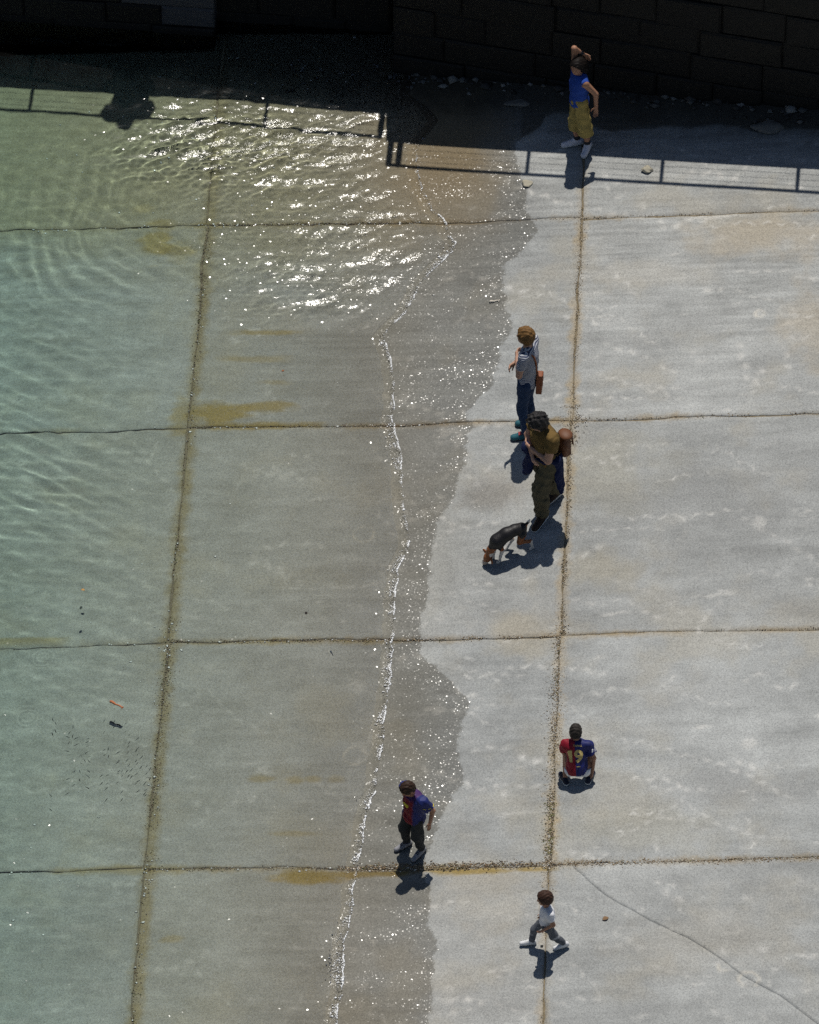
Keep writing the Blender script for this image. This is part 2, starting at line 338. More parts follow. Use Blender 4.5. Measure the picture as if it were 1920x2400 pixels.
def put_fields(me, p, q, tone=(1, 1, 1)):
    c, wd, wl, dm, sh_ = concrete_fields(p, q); c = c*np.array(tone)[None, :]
    a = me.attributes.new('tint', 'FLOAT_COLOR', 'POINT'); a.data.foreach_set('color', np.concatenate([c, np.ones((len(c), 1))], 1).astype(np.float32).ravel())
    for nm, arr in (('wetd', wd), ('under', wl), ('damp', dm), ('sheen', sh_)):
        a = me.attributes.new(nm, 'FLOAT', 'POINT'); a.data.foreach_set('value', arr.astype(np.float32))
def zz(p, lower): return (K*PJ_L - STEP_L + K_L*(p-PJ_L)) if lower else K*p
def slab(ci, ri, step):
    p0, p1 = PCOLS[ci], PCOLS[ci+1]; q0, q1 = QROWS[ri], QROWS[ri+1]
    def axis(L):
        n = max(4, int(round((L-0.12)/step))); return np.concatenate([[0, .012], np.linspace(.06, L-.06, n), [L-.012, L]])
    a = axis(p1-p0); b = axis(q1-q0); ns, nt = len(a), len(b)
    eb, et, el, er = slab_edges(ci, ri, ns, nt)
    P = np.repeat((p0+a)[None, :], nt, 0); Q = np.repeat((q0+b)[:, None], ns, 1)
    Q[:2] += eb; Q[-2:] += et; P[:, :2] += el[:, None]; P[:, -2:] += er[:, None]
    Z = zz(P, ci == 0) + 0.004*pnoise(P*.7, Q*.7, 5) + .0035*RNG.normal()*(ci > 0)
    Z[0] -= .011; Z[-1] -= .011; Z[:, 0] -= .011; Z[:, -1] -= .011
    idx = np.arange(ns*nt).reshape(nt, ns)
    F = np.stack([idx[:-1, :-1], idx[:-1, 1:], idx[1:, 1:], idx[1:, :-1]], -1).reshape(-1, 4)
    ring = np.concatenate([idx[0, :], idx[1:, -1], idx[-1, -2::-1], idx[-2:0:-1, 0]])
    pf, qf, zf = P.ravel(), Q.ravel(), Z.ravel(); n0 = len(pf)
    pf = np.concatenate([pf, pf[ring]]); qf = np.concatenate([qf, qf[ring]]); zf = np.concatenate([zf, zf[ring]-.18])
    lo = n0 + np.arange(len(ring)); sk = np.stack([ring, lo, np.roll(lo, -1), np.roll(ring, -1)], -1)
    o = np_mesh('slab', np.stack([AX[0]*pf+JX[0]*qf, AX[1]*pf+JX[1]*qf, zf], -1), np.concatenate([F, sk]), M_CONC, slip)
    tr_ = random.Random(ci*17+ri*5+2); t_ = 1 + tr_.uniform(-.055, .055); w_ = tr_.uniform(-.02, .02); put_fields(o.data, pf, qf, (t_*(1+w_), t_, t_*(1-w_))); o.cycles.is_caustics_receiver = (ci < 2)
    return o
def cracked_slab(ci, ri):
    from mathutils.geometry import delaunay_2d_cdt
    p0, p1 = PCOLS[ci], PCOLS[ci+1]; q0, q1 = QROWS[ri], QROWS[ri+1]; n = 180
    eb, et, el, er = slab_edges(ci, ri, n, n); t = np.linspace(0, 1, n)
    bot = np.stack([p0+(p1-p0)*t, q0+eb], 1)[3:-3]; top = np.stack([p0+(p1-p0)*t, q1+et], 1)[3:-3]
    lef = np.stack([p0+el, q0+(q1-q0)*t], 1)[3:-3]; rig = np.stack([p1+er, q0+(q1-q0)*t], 1)[3:-3]
    cr = np.array([on_ramp_pq(*c) for c in ((1345, 2035), (1420, 2098), (1520, 2155), (1610, 2198), (1690, 2248), (1745, 2290), (1830, 2335), (1935, 2415), (2010, 2480), (2100, 2560), (2250, 2700), (2400, 2800))])
    tt = np.linspace(0, len(cr)-1, 260); cp = np.stack([np.interp(tt, np.arange(len(cr)), cr[:, k]) for k in (0, 1)], 1)
    cp += np.stack([wob(260, .008, 71, 5, (.4, .12)), wob(260, .008, 72, 5, (.4, .12))], 1)
    # keep the run of the crack between the top edge and the right-hand edge
    cp = cp[(cp[:, 1] < q1 - .03) & (cp[:, 0] < p1 - .03) & (cp[:, 1] > q0 + .03)]
    a = np.array([cp[0, 0]-.02, 0]); a[1] = np.interp(a[0], top[:, 0], top[:, 1]); b = np.array([0, cp[-1, 1]-.02]); b[0] = np.interp(b[1], rig[:, 1], rig[:, 0])
    cp = np.vstack([a, cp, b]); w = .0013
    w = (.0002 + .0005*sstep(np.sin(np.linspace(0, 21, len(cp))), -.2, .9))[:, None]*np.array([[1, 1]]); up_right = np.vstack([cp + w, rig[rig[:, 1] > b[1]+.01], top[::-1][top[::-1][:, 0] > a[0]+.01]])
    low_left = np.vstack([bot, rig[rig[:, 1] < b[1]-.01], (cp - w)[::-1], top[::-1][top[::-1][:, 0] < a[0]-.01], lef[::-1]])
    for loop in (up_right, low_left):
        nl = len(loop); g = np.stack(np.meshgrid(np.arange(p0+.05, p1-.04, .035), np.arange(q0+.05, q1-.04, .035)), -1).reshape(-1, 2)
        dmin = np.array([np.min(np.abs(loop[:, 0]-x)+np.abs(loop[:, 1]-y)) for x, y in g]); g = g[dmin > .03]
        pts = [Vector((float(x), float(y))) for x, y in np.vstack([loop, g])]
        v, e, f, *_ = delaunay_2d_cdt(pts, [(i, (i+1) % nl) for i in range(nl)], [list(range(nl))], 1, 1e-6)
        vv = np.array([tuple(x) for x in v]); ff = [tuple(x) for x in f]
        tri = np.array([x for x in ff if len(x) == 3])
        # skirt
        ed = {}
        for x in tri:
            for i in range(3): k = (x[i], x[(i+1) % 3]); ed[k] = 1
        bd = [k for k in ed if (k[1], k[0]) not in ed]
        n0 = len(vv); vv2 = np.vstack([vv, vv]); z = K*vv2[:, 0]; z[n0:] -= .18
        sk = np.array([(k[0], n0+k[0], n0+k[1]) for k in bd] + [(k[0], n0+k[1], k[1]) for k in bd])
        o = np_mesh('slab', np.stack([AX[0]*vv2[:, 0]+JX[0]*vv2[:, 1], AX[1]*vv2[:, 0]+JX[1]*vv2[:, 1], z], -1), np.vstack([tri, sk]), M_CONC, slip, smooth=False)
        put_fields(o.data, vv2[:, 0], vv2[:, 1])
for ci in range(len(PCOLS)-1):
    for ri in range(len(QROWS)-1):
        if (ci, ri) == (2, 1): cracked_slab(ci, ri)
        else: slab(ci, ri, 0.021 if ci < 3 and 1 <= ri <= 5 else 0.15)

# ------------------------------------------------------------ the sea: one surface with its ripples, and the thin lip of the last wave
ABS = (0.42, 0.13, 0.16)               # what a metre of this water takes from red, green and blue
def water_mats():
    def common(m, rough):
        V = m.vmap(m.pos(), rot=(0, 0, ROT)); e = m.attr('edge'); ch = m.attr('chop')
        f1 = m.noise(V, 55, 2, 0.5); f2 = m.noise(m.vmap(V, scale=(0.6, 1, 1)), 17, 2, 0.5)
        h = m.add(m.mul(f1, m.add(m.mul(e, 0.9), m.mul(ch, 0.28))), m.mul(f2, m.add(m.mul(e, 0.9), m.mul(ch, 0.6))))
        nb = m.bump(h, 1.0, 0.012)
        vn = m.n('TexVoronoi', voronoi_dimensions='2D'); m.put(vn.inputs['Vector'], V); vn.inputs['Scale'].default_value = 62
        sp = m.attr('spark'); gate = m.step(m.sub(sp, m.sep(vn.outputs['Color'])[2]), -.02, .02); nb = facets(m, vn.outputs['Color'], .58, nb, gate)
        gl = m.n('BsdfGlossy'); gl.inputs['Roughness'].default_value = rough; m.put(gl.inputs['Normal'], nb)
        fr = m.n('Fresnel'); fr.inputs[0].default_value = 1.333; m.put(fr.inputs['Normal'], nb)
        return gl.outputs[0], fr.outputs[0], nb
    m = NT('sea_water'); gl, fr, nb = common(m, 0.15); d = m.attr('depth')
    cc = m.n('CombineColor')
    for i, k in enumerate(ABS): m.put(cc.inputs[i], m.math('POWER', math.exp(-k*1.12), d))
    sc_ = m.n('VectorMath', operation='SCALE'); m.put(sc_.inputs[0], cc.outputs[0]); sc_.inputs['Scale'].default_value = 1.20   # undoes the 1/n^2 loss of the refracted sunlight
    rf = m.n('BsdfRefraction'); rf.inputs['IOR'].default_value = 1.333; rf.inputs['Roughness'].default_value = 0.0; m.put(rf.inputs['Color'], sc_.outputs[0])
    m2 = m.n('MixShader'); m.put(m2.inputs[0], fr); m.put(m2.inputs[1], rf.outputs[0]); m.put(m2.inputs[2], gl)
    deep = m.done(m2.outputs[0])
    m = NT('sea_film'); gl, fr, nb = common(m, 0.18); tr = m.n('BsdfTransparent'); tr.inputs[0].default_value = (0.97, 0.97, 0.96, 1)
    m2 = m.n('MixShader'); m.put(m2.inputs[0], fr); m.put(m2.inputs[1], tr.outputs[0]); m.put(m2.inputs[2], gl)
    return deep, m.done(m2.outputs[0])
M_SEA, M_FILM = water_mats()
def sea():
    qs = np.arange(-8.6, 9.2, 0.016)
    ds = np.concatenate([np.arange(0, 0.5, 0.014), np.arange(0.5, 5.6, 0.018), 5.6 + np.cumsum(np.linspace(0.02, 0.9, 36))])
    Wl = np.interp(qs, LINE_Q, LINE_P)
    r = np.random.default_rng(3)
    Wl = Wl + 0.05*fbm(qs, qs*0+3.3, 1.6, 5, .6, 40) + .010*fbm(qs, qs*0+1.1, 11, 3, .6, 44)
    Pm = Wl[:, None] - ds[None, :]; Qm = np.repeat(qs[:, None], len(ds), 1)
    X = AX[0]*Pm + JX[0]*Qm; Y = AX[1]*Pm + JX[1]*Qm; Dm = np.repeat(ds[None, :], len(qs), 0)
    zE = (K*Wl + 0.001)[:, None]
    base = zE*np.exp(-(Dm/0.9)**2)
    depth = np.maximum(base - ramp_z(Pm), 0)
    def blob(u, v, ru, rv):
        a, b = on_ramp_pq(u, v); return np.exp(-((Pm-a)/(ru/212))**2 - ((Qm-b)/(rv/158))**2)
    def sines(n, lo, hi, th0, spread, seed, slope):
        rr = np.random.default_rng(seed); o = np.zeros_like(X)
        for _ in range(n):
            lam = math.exp(rr.uniform(math.log(lo), math.log(hi))); th = th0 + rr.normal(0, spread); k = 2*math.pi/lam
            ph = k*(X*math.cos(th) + Y*math.sin(th)) + rr.uniform(0, 6.28)
            ph = ph + 1.1*np.sin(X*rr.uniform(.8, 2.6) + Y*rr.uniform(.8, 2.6) + rr.uniform(0, 6))
            o += (np.sin(ph) - 0.25*np.cos(2*ph))/k
        return o*slope*math.sqrt(2.0/n)
    chop = np.clip(blob(640, 350, 260, 70) + .5*blob(480, 330, 150, 60) + .8*blob(820, 320, 130, 60) + blob(520, 350, 170, 80) + blob(640, 330, 150, 60) + blob(820, 350, 150, 85) + blob(860, 600, 230, 90) + blob(960, 510, 140, 110) + 0.6*blob(720, 460, 220, 90) + 0.7*blob(760, 690, 170, 60), 0, 3)
    chop = 1-np.exp(-.9*chop)
    patchy = 0.78 + 0.5*np.clip(fbm(X*.8+Y*.25, Y, 2.2, 3, .5, 50), -.7, .9)
    z = chop*patchy*sines(22, 0.16, 0.5, math.radians(108), 0.45, 11, 0.215)
    z += chop*patchy*sines(20, 0.07, 0.16, math.radians(106), 0.7, 12, 0.16)
    g0 = on_ramp(590, 470); rad = np.hypot(X - g0[0], 1.15*(Y - g0[1])) + 0.16*fbm(X, Y, 0.7, 3, .5, 51)
    arcs = np.clip(blob(330, 400, 190, 150) + 0.8*blob(120, 600, 210, 190) + 0.6*blob(420, 600, 130, 90), 0, 1)
    z += arcs*0.055*(0.21/6.28)*np.sin(2*math.pi*rad/0.21 + .9*fbm(X, Y, 2.0, 2, .5, 57))*np.clip(.6+1.5*fbm(X, Y, .9, 3, .5, 52), 0.0, 1.6)
    z += arcs*0.018*(0.09/6.28)*np.sin(2*math.pi*rad/0.095 + 1.2*np.sin(2*X+1))*np.clip(.4+1.6*fbm(X, Y, 1.9, 3, .5, 54), 0, 1.4)
    z += arcs*sines(6, 0.25, .5, math.radians(70), .5, 53, .028)
    diag = np.clip(blob(60, 1160, 260, 150) + 0.35*blob(250, 1500, 300, 200) + 0.5*blob(100, 850, 200, 150), 0, 1)
    z += diag*sines(7, 0.17, 0.36, math.radians(62), 0.2, 5, 0.055)
    z += sines(16, 0.22, 0.8, math.radians(80), 0.9, 8, 0.016)
    z += sines(10, 0.12, 0.3, math.radians(95), 0.6, 18, 0.007)
    for u, v in ((105, 1530), (70, 1670)):
        g = on_ramp(u, v); rr_ = np.hypot(X-g[0], Y-g[1])
        z += 0.0003*np.exp(-((rr_-0.10)/0.055)**2)*np.sin(2*math.pi*rr_/0.05)
    z *= sstep(depth, 0.004, 0.055)*np.clip(Dm/0.05, 0, 1)
    z *= 1-np.clip((Dm-5.6)/3.0, 0, 1)
    Z = np.maximum(base + z, ramp_z(Pm) + 0.0065*np.clip(Dm/0.02, 0, 1))
    Z += 0.003*(1-np.exp(-Dm/.012))*np.exp(-Dm/.15)
    Z[:, 0] = ramp_z(Pm[:, 0]) - 0.003
    rq = fbm(qs, qs*0+1.7, 0.8, 4, .6, 41)
    ew = np.clip(0.5 + 0.75*rq, 0.08, 1.1)[:, None]
    edge = np.exp(-((Dm-.005)/(0.022 + 0.085*ew))**2)*(.5+ew)
    depth = np.maximum(Z - ramp_z(Pm), 0)
    wide = np.clip(.75*blob(620, 360, 380, 130) + .8*blob(880, 580, 330, 190) + .5*blob(700, 640, 330, 120), 0, .85)
    lineq = np.exp(-((Dm-.01)/(0.035 + 0.16*np.clip(ew, .1, 1.2)))**2)*np.clip(.45+.8*ew, .35, 1)
    spark = np.clip(np.maximum(np.clip(wide-.15, 0, 1)*.42, lineq*1.2), 0, 1)
    NE = 9                                 # columns in the thin lip
    def sheet(name, sl, mat, parent):
        x, y, zc = X[:, sl], Y[:, sl], Z[:, sl]; nq, nd = x.shape; idx = np.arange(nq*nd).reshape(nq, nd)
        Qd = np.stack([idx[:-1, :-1], idx[1:, :-1], idx[1:, 1:], idx[:-1, 1:]], -1).reshape(-1, 4)
        o = np_mesh(name, np.stack([x, y, zc], -1).reshape(-1, 3), Qd, mat, parent)
        for nm, arr in (('spark', spark[:, sl]), ('edge', edge[:, sl]), ('chop', np.clip(chop*patchy, 0, 1)[:, sl]), ('depth', depth[:, sl])):
            at = o.data.attributes.new(nm, 'FLOAT', 'POINT'); at.data.foreach_set('value', np.ascontiguousarray(arr, np.float32).ravel())
        return o
    o = sheet('sea', slice(NE, None), M_SEA, None); o.cycles.is_caustics_caster = True; tag(o, kind='structure')
    sheet('wave_lip', slice(0, NE+1), M_FILM, o)
    return o
SEA = sea()
def glint_specks():
    """white specks modelled in place of the broken sun sparkle along the waterline"""
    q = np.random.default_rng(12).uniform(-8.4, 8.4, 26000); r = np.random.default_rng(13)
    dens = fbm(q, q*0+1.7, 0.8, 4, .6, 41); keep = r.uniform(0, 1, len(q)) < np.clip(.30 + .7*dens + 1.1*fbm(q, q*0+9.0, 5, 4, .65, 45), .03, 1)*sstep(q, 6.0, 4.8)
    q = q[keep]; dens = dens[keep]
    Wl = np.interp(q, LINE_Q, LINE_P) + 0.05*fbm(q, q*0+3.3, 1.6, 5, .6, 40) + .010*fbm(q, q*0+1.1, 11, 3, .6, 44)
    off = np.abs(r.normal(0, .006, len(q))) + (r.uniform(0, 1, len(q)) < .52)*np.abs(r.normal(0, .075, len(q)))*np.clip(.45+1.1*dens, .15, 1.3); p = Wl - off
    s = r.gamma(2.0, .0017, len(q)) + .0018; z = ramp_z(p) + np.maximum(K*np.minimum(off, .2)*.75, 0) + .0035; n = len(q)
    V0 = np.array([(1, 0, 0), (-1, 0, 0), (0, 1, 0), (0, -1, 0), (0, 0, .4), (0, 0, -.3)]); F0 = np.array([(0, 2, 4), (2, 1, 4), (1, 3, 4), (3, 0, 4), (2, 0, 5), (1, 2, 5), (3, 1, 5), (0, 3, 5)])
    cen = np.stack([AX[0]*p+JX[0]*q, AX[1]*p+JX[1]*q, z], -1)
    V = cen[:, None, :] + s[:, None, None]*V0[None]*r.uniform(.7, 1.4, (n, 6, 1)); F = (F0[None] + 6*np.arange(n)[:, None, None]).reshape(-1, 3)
    m = NT('glint_specks'); o = np_mesh('glint_line', V.reshape(-1, 3), F, m.done(m.principled(Base_Color=(.93, .94, .94, 1), Roughness=.25, Specular_IOR_Level=.5)), None)  # bright white base colour plays the sun glints of the water edge
    return tag(o, 'thin broken line of white specks standing in for sun sparkle along the edge of the water', 'glint_specks', kind='stuff')
glint_specks()

# ------------------------------------------------------------ the quay that shades the top of the slipway
HQ = 2.6
def under_sun(u, v, h=HQ):
    g = on_ramp(u, v); return g + SDIR*(h-g[2])/SDIR[2]
def stone_mat(name, a, b, rough=.75):
    m = NT(name); v = m.pos(); f = m.noise(v, 9, 6, .65, dim='3D'); g = m.noise(v, 2.2, 3, dim='3D')
    c = m.mix(m.add(m.mul(f, .6), m.mul(g, .4)), a, b); r = m.n('ObjectInfo').outputs['Random']
    c = m.mix(1.0, c, m.ramp(r, [(0, (.8, .8, .82)), (1, (1.12, 1.1, 1.05))]), 'MULTIPLY')
    return m.done(m.principled(Base_Color=c, Roughness=rough, Specular_IOR_Level=.3, Normal=m.bump(f, .8, .03)))
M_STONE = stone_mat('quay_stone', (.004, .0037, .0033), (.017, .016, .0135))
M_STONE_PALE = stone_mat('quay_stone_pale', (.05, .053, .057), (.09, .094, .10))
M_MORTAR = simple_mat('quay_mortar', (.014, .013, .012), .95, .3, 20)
M_DECK = simple_mat('deck_concrete', (.30, .29, .27), .9, .15, 14)
M_RAIL = simple_mat('rail_paint', (.05, .07, .075), .5, .1, 20)
def masonry(name, A, B, z0, z1, label, seed, course=(.30, .44), length=(.5, 1.1)):
    """a wall of separate blocks between two ground points; its face looks towards the camera"""
    A = np.array(A[:2]); B = np.array(B[:2]); L = np.linalg.norm(B-A); d = (B-A)/L; n = np.array([d[1], -d[0]]); r = random.Random(seed)
    root = empty(name, (float(A[0]), float(A[1]), z0)); tag(root, label, 'wall')
    P = lambda s, out, z: (d[0]*s + n[0]*out, d[1]*s + n[1]*out, z-z0)
    def box(nm, s0, s1, o0, o1, a, b, mat, ch=0.0, jit=0.0):
        j = lambda: r.uniform(-jit, jit)
        V = [P(s0, o0, a), P(s1, o0, a), P(s1, o0, b), P(s0, o0, b), P(s0, o1-ch, a), P(s1, o1-ch, a), P(s1, o1-ch, b), P(s0, o1-ch, b)]
        F = [(0, 1, 5, 4), (1, 2, 6, 5), (2, 3, 7, 6), (3, 0, 4, 7)]
        V += [P(s0+ch+abs(j()), o1+j(), a+ch+abs(j())), P(s1-ch-abs(j()), o1+j(), a+ch+abs(j())), P(s1-ch-abs(j()), o1+j(), b-ch-abs(j())), P(s0+ch+abs(j()), o1+j(), b-ch-abs(j()))]
        V += [P((s0+s1)/2+j(), o1+abs(j())*1.5, (a+b)/2+j())]
        F += [(4, 5, 9, 8), (5, 6, 10, 9), (6, 7, 11, 10), (7, 4, 8, 11), (8, 9, 12), (9, 10, 12), (10, 11, 12), (11, 8, 12)]
        return mesh_obj(nm, V, F, mat, root)
    box('core', 0.01, L-.01, -.5, -.035, z0, z1-.01, M_MORTAR)
    z = z0; k = 0
    while z < z1-.05:
        h = min(r.uniform(*course), z1-z); s = -r.uniform(0, .3)*(k % 2); k += 1
        if z1-z-h < .12: h = z1-z
        while s < L-.02:
            ln = r.uniform(*length); e = min(s+ln, L)
            if L-e < .18: e = L
            s_ = max(s, 0)
            if e-s_ > .06: box('block', s_+.007, e-.007, -.3, r.uniform(-.012, .02), z+.007, z+h-.007, M_STONE, .018, .012)
            s = e
        z += h
    return root
tR0, tR1 = under_sun(905, 335), under_sun(1920, 397); tL0, tL1 = under_sun(0, 222), under_sun(905, 273)
dR = (tR1-tR0)/np.linalg.norm(tR1-tR0); dL = (tL0-tL1)/np.linalg.norm(tL1-tL0)
bR0, bR1 = on_ramp(921, 168), on_ramp(1920, 258); eR = (bR1-bR0)/np.linalg.norm(bR1-bR0)
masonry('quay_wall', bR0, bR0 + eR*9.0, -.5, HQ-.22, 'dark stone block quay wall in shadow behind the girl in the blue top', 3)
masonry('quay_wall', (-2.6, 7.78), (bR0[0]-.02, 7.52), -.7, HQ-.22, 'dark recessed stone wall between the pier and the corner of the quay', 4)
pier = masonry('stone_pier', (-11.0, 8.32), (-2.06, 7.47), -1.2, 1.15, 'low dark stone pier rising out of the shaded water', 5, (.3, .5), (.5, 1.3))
for o in list(pier.children):
    if o.name.startswith('block'):
        c = sum((Vector(b) for b in o.bound_box), Vector())/8 + pier.location
        rel = np.array(c) - CAM; zc = rel@FWD; u, v = 960+FPX*(rel@RT)/zc, 1200-FPX*(rel@UP)/zc
        if 340 < u < 560 and v < 40: o.data.materials[0] = M_STONE_PALE
def deck():
    far = 22.0
    a = tL1 + dL*12; e = tR0 + dR*13
    out = [a, tL1, tR0, e]; poly = [(float(p[0]), float(p[1])) for p in out] + [(float(e[0]), far), (float(a[0]), far)]
    V = [(x, y, HQ) for x, y in poly] + [(x, y, HQ-.22) for x, y in poly]; n = len(poly)
    F = [tuple(range(n)), tuple(range(2*n-1, n-1, -1))] + [(i, n+i, n+(i+1) % n, (i+1) % n) for i in range(n)]
    return tag(mesh_obj('promenade', V, F, M_DECK), kind='structure')
deck()
def tube(name, pts, rad, mat, parent, sides=10, closed=True):
    pts = [np.array(p, float) for p in pts]; V = []; F = []
    for i, p in enumerate(pts):
        t = pts[min(i+1, len(pts)-1)] - pts[max(i-1, 0)]; t /= np.linalg.norm(t)+1e-9
        a = np.cross(t, [0, 0, 1.0]); a = np.cross(t, [1.0, 0, 0]) if np.linalg.norm(a) < .1 else a; a /= np.linalg.norm(a); b = np.cross(t, a)
        rr = rad[i] if isinstance(rad, (list, tuple)) else rad
        for k in range(sides): th = 2*math.pi*k/sides; V.append(p + rr*(math.cos(th)*a + math.sin(th)*b))
    for i in range(len(pts)-1):
        for k in range(sides): F.append((i*sides+k, i*sides+(k+1) % sides, (i+1)*sides+(k+1) % sides, (i+1)*sides+k))
    if closed: F += [tuple(range(sides-1, -1, -1)), tuple((len(pts)-1)*sides+k for k in range(sides))]
    return mesh_obj(name, V, F, mat, parent, True)
def railing(label, A, d, posts, s1, h=.85):
    """railing along the deck edge: A on the edge, d its direction, posts at distances along it"""
    root = empty('railing', (float(A[0]), float(A[1]), HQ)); tag(root, label, 'railing')
    inn = np.array([0, 0.0, 0]); P = lambda s, z: d*s + inn + np.array([0, 0, z])
    for s in posts: tube('post', [P(s, -.02), P(s, h)], .036 if s < .2 else .022, M_RAIL, root, 8)
    ss = np.linspace(posts[0], s1, 24)
    tube('top_rail', [P(s, h + .006*math.sin(s*1.3)) for s in ss], .026, M_RAIL, root, 8)
    for z in (.2, .42, .64): tube('wire', [P(s, z) for s in ss], .0028, M_RAIL, root, 6)
    return root
def along(A, d, u, v): return float((under_sun(u, v)-A)@d)
railing('right-hand promenade railing with thin wires, its shadow crossing the dry concrete', tR0, dR, [0.06, .17] + [along(tR0, dR, u, v) for u, v in ((1240, 356), (1553, 378), (1872, 394))] + [6.35, 7.95, 9.5, 11], 11.0)
railing('left-hand promenade railing above the water, ending at the quay corner', tL1, dL, [0.04] + [along(tL1, dL, u, v) for u, v in ((632, 243), (355, 215), (85, 205))] + [5.7, 7.2, 8.7], 9.0)


# ------------------------------------------------------------ figures: bodies and clothes grown as smooth implicit surfaces
def v3(*a): return np.array(a, float)
def unit(v): v = np.asarray(v, float); return v/(np.linalg.norm(v)+1e-12)
class Blob:
    """a smooth union of tapered limbs and ellipsoids, meshed by surface nets"""
    def __init__(s, h): s.h = h; s.pr = []; s.cuts = []; s.warp = None
    def limb(s, a, b, ra, rb=None, k=0.02, cuts=(), flat=None):
        s.pr.append(('c', np.asarray(a, float), np.asarray(b, float), ra, ra if rb is None else rb, k, cuts, flat)); return s
    def chain(s, pts, rads, k=0.02):
        for a, b, x, y in zip(pts[:-1], pts[1:], rads[:-1], rads[1:]): s.limb(a, b, x, y, k)
        return s
    def ell(s, c, r, axes=None, k=0.02, cuts=()):
        s.pr.append(('e', np.asarray(c, float), np.asarray(r, float), np.eye(3) if axes is None else np.array(axes, float), k, cuts)); return s
    def cut(s, point, normal): s.cuts.append((np.asarray(point, float), unit(normal))); return s
    def mesh(s):
        h = s.h; lo = np.full(3, 1e9); hi = np.full(3, -1e9); boxes = []
        for q in s.pr:
            if q[0] == 'c': m = max(q[3], q[4]) + q[5] + 4*h; a = np.minimum(q[1], q[2])-m; b = np.maximum(q[1], q[2])+m
            else: m = q[2].max() + q[4] + 4*h; a = q[1]-m; b = q[1]+m
            boxes.append((a, b)); lo = np.minimum(lo, a); hi = np.maximum(hi, b)
        n = np.ceil((hi-lo)/h).astype(int)+1; F = np.full(n, 0.5, np.float32); ax = [lo[i] + h*np.arange(n[i]) for i in range(3)]
        for q, (a, b) in zip(s.pr, boxes):
            i0 = np.maximum(np.floor((a-lo)/h).astype(int), 0); i1 = np.minimum(np.ceil((b-lo)/h).astype(int)+1, n)
            sl = tuple(slice(i0[i], i1[i]) for i in range(3)); X, Y, Z = np.meshgrid(*[ax[i][sl[i]] for i in range(3)], indexing='ij')
            P = np.stack([X, Y, Z], -1)
            if q[0] == 'c':
                d = q[2]-q[1]; L2 = d@d + 1e-12; t = np.clip(((P-q[1])@d)/L2, 0, 1); C = P - q[1] - t[..., None]*d
                if q[7] is not None:
                    ax_, fac = q[7]; comp = C@ax_; C = C + (comp*(fac-1))[..., None]*ax_
                f = np.sqrt((C**2).sum(-1)) - (q[3] + (q[4]-q[3])*t); k = q[5]; cuts = q[6]
            else:
                L = (P-q[1])@q[3].T; u = L/q[2]; r1 = np.sqrt((u**2).sum(-1)); r2 = np.sqrt(((u/q[2])**2).sum(-1))+1e-9; f = r1*(r1-1)/r2; k = q[4]; cuts = q[5]
            for cp, cn in cuts: f = np.maximum(f, (P-cp)@unit(cn))
            o = F[sl]; hh = np.clip(0.5 + 0.5*(o-f)/k, 0, 1); F[sl] = o*(1-hh) + f*hh - k*hh*(1-hh)
        if s.warp or s.cuts:
            X, Y, Z = np.meshgrid(*ax, indexing='ij')
            if s.warp: F += s.warp(X, Y, Z).astype(np.float32)
            for cp, cn in s.cuts: F = np.maximum(F, (X-cp[0])*cn[0] + (Y-cp[1])*cn[1] + (Z-cp[2])*cn[2])
        return surface_nets(F.astype(np.float32), lo, h)
def surface_nets(F, lo, h):
    s = F < 0; cnt = np.zeros(tuple(np.array(F.shape)-1), np.int8)
    corners = [(i, j, k) for i in (0, 1) for j in (0, 1) for k in (0, 1)]
    n0, n1, n2 = cnt.shape
    for i, j, k in corners: cnt += s[i:i+n0, j:j+n1, k:k+n2]
    act = np.argwhere((cnt > 0) & (cnt < 8)); idm = np.full(cnt.shape, -1, np.int32); idm[tuple(act.T)] = np.arange(len(act))
    acc = np.zeros((len(act), 3)); num = np.zeros(len(act))
    for a in corners:
        for ax in range(3):
            if a[ax] == 1: continue
            b = list(a); b[ax] = 1
            fa = F[act[:, 0]+a[0], act[:, 1]+a[1], act[:, 2]+a[2]]; fb = F[act[:, 0]+b[0], act[:, 1]+b[1], act[:, 2]+b[2]]
            m = (fa < 0) != (fb < 0); t = fa[m]/(fa[m]-fb[m]); p = np.repeat(np.array([a], float), m.sum(), 0); p[:, ax] += t
            acc[m] += p; num[m] += 1
    V = lo + h*(act + acc/num[:, None]); Q = []
    for ax in range(3):
        o1, o2 = [(1, 2), (2, 0), (0, 1)][ax]
        sl0 = [slice(None)]*3; sl1 = [slice(None)]*3; sl0[ax] = slice(0, -1); sl1[ax] = slice(1, None)
        e = s[tuple(sl0)] != s[tuple(sl1)]; idx = np.argwhere(e); idx = idx[(idx[:, o1] > 0) & (idx[:, o2] > 0) & (idx[:, o1] < cnt.shape[o1]) & (idx[:, o2] < cnt.shape[o2])]
        def cell(d1, d2): c = idx.copy(); c[:, o1] -= d1; c[:, o2] -= d2; return idm[tuple(c.T)]
        q = np.stack([cell(1, 1), cell(0, 1), cell(0, 0), cell(1, 0)], -1); fl = ~s[tuple(idx.T)]; q[fl] = q[fl][:, ::-1]; Q.append(q)
    Q = np.concatenate(Q); Q = Q[(Q >= 0).all(1)]
    return V, Q
def blob_obj(name, bl, mat, parent):
    V, Q = bl.mesh(); return np_mesh(name, V, Q, mat, parent)
def folds(amp, f, seed=0):
    r = np.random.default_rng(seed); W_ = [(r.normal(0, 1, 3)*f, r.uniform(0, 6)) for _ in range(4)]
    def w(X, Y, Z):
        o = 0
        for d, ph in W_: o = o + np.sin(X*d[0] + Y*d[1] + Z*d[2] + ph + 1.3*np.sin(X*d[1]*.4 + Z*d[0]*.4))
        return amp*o*0.5
    return w
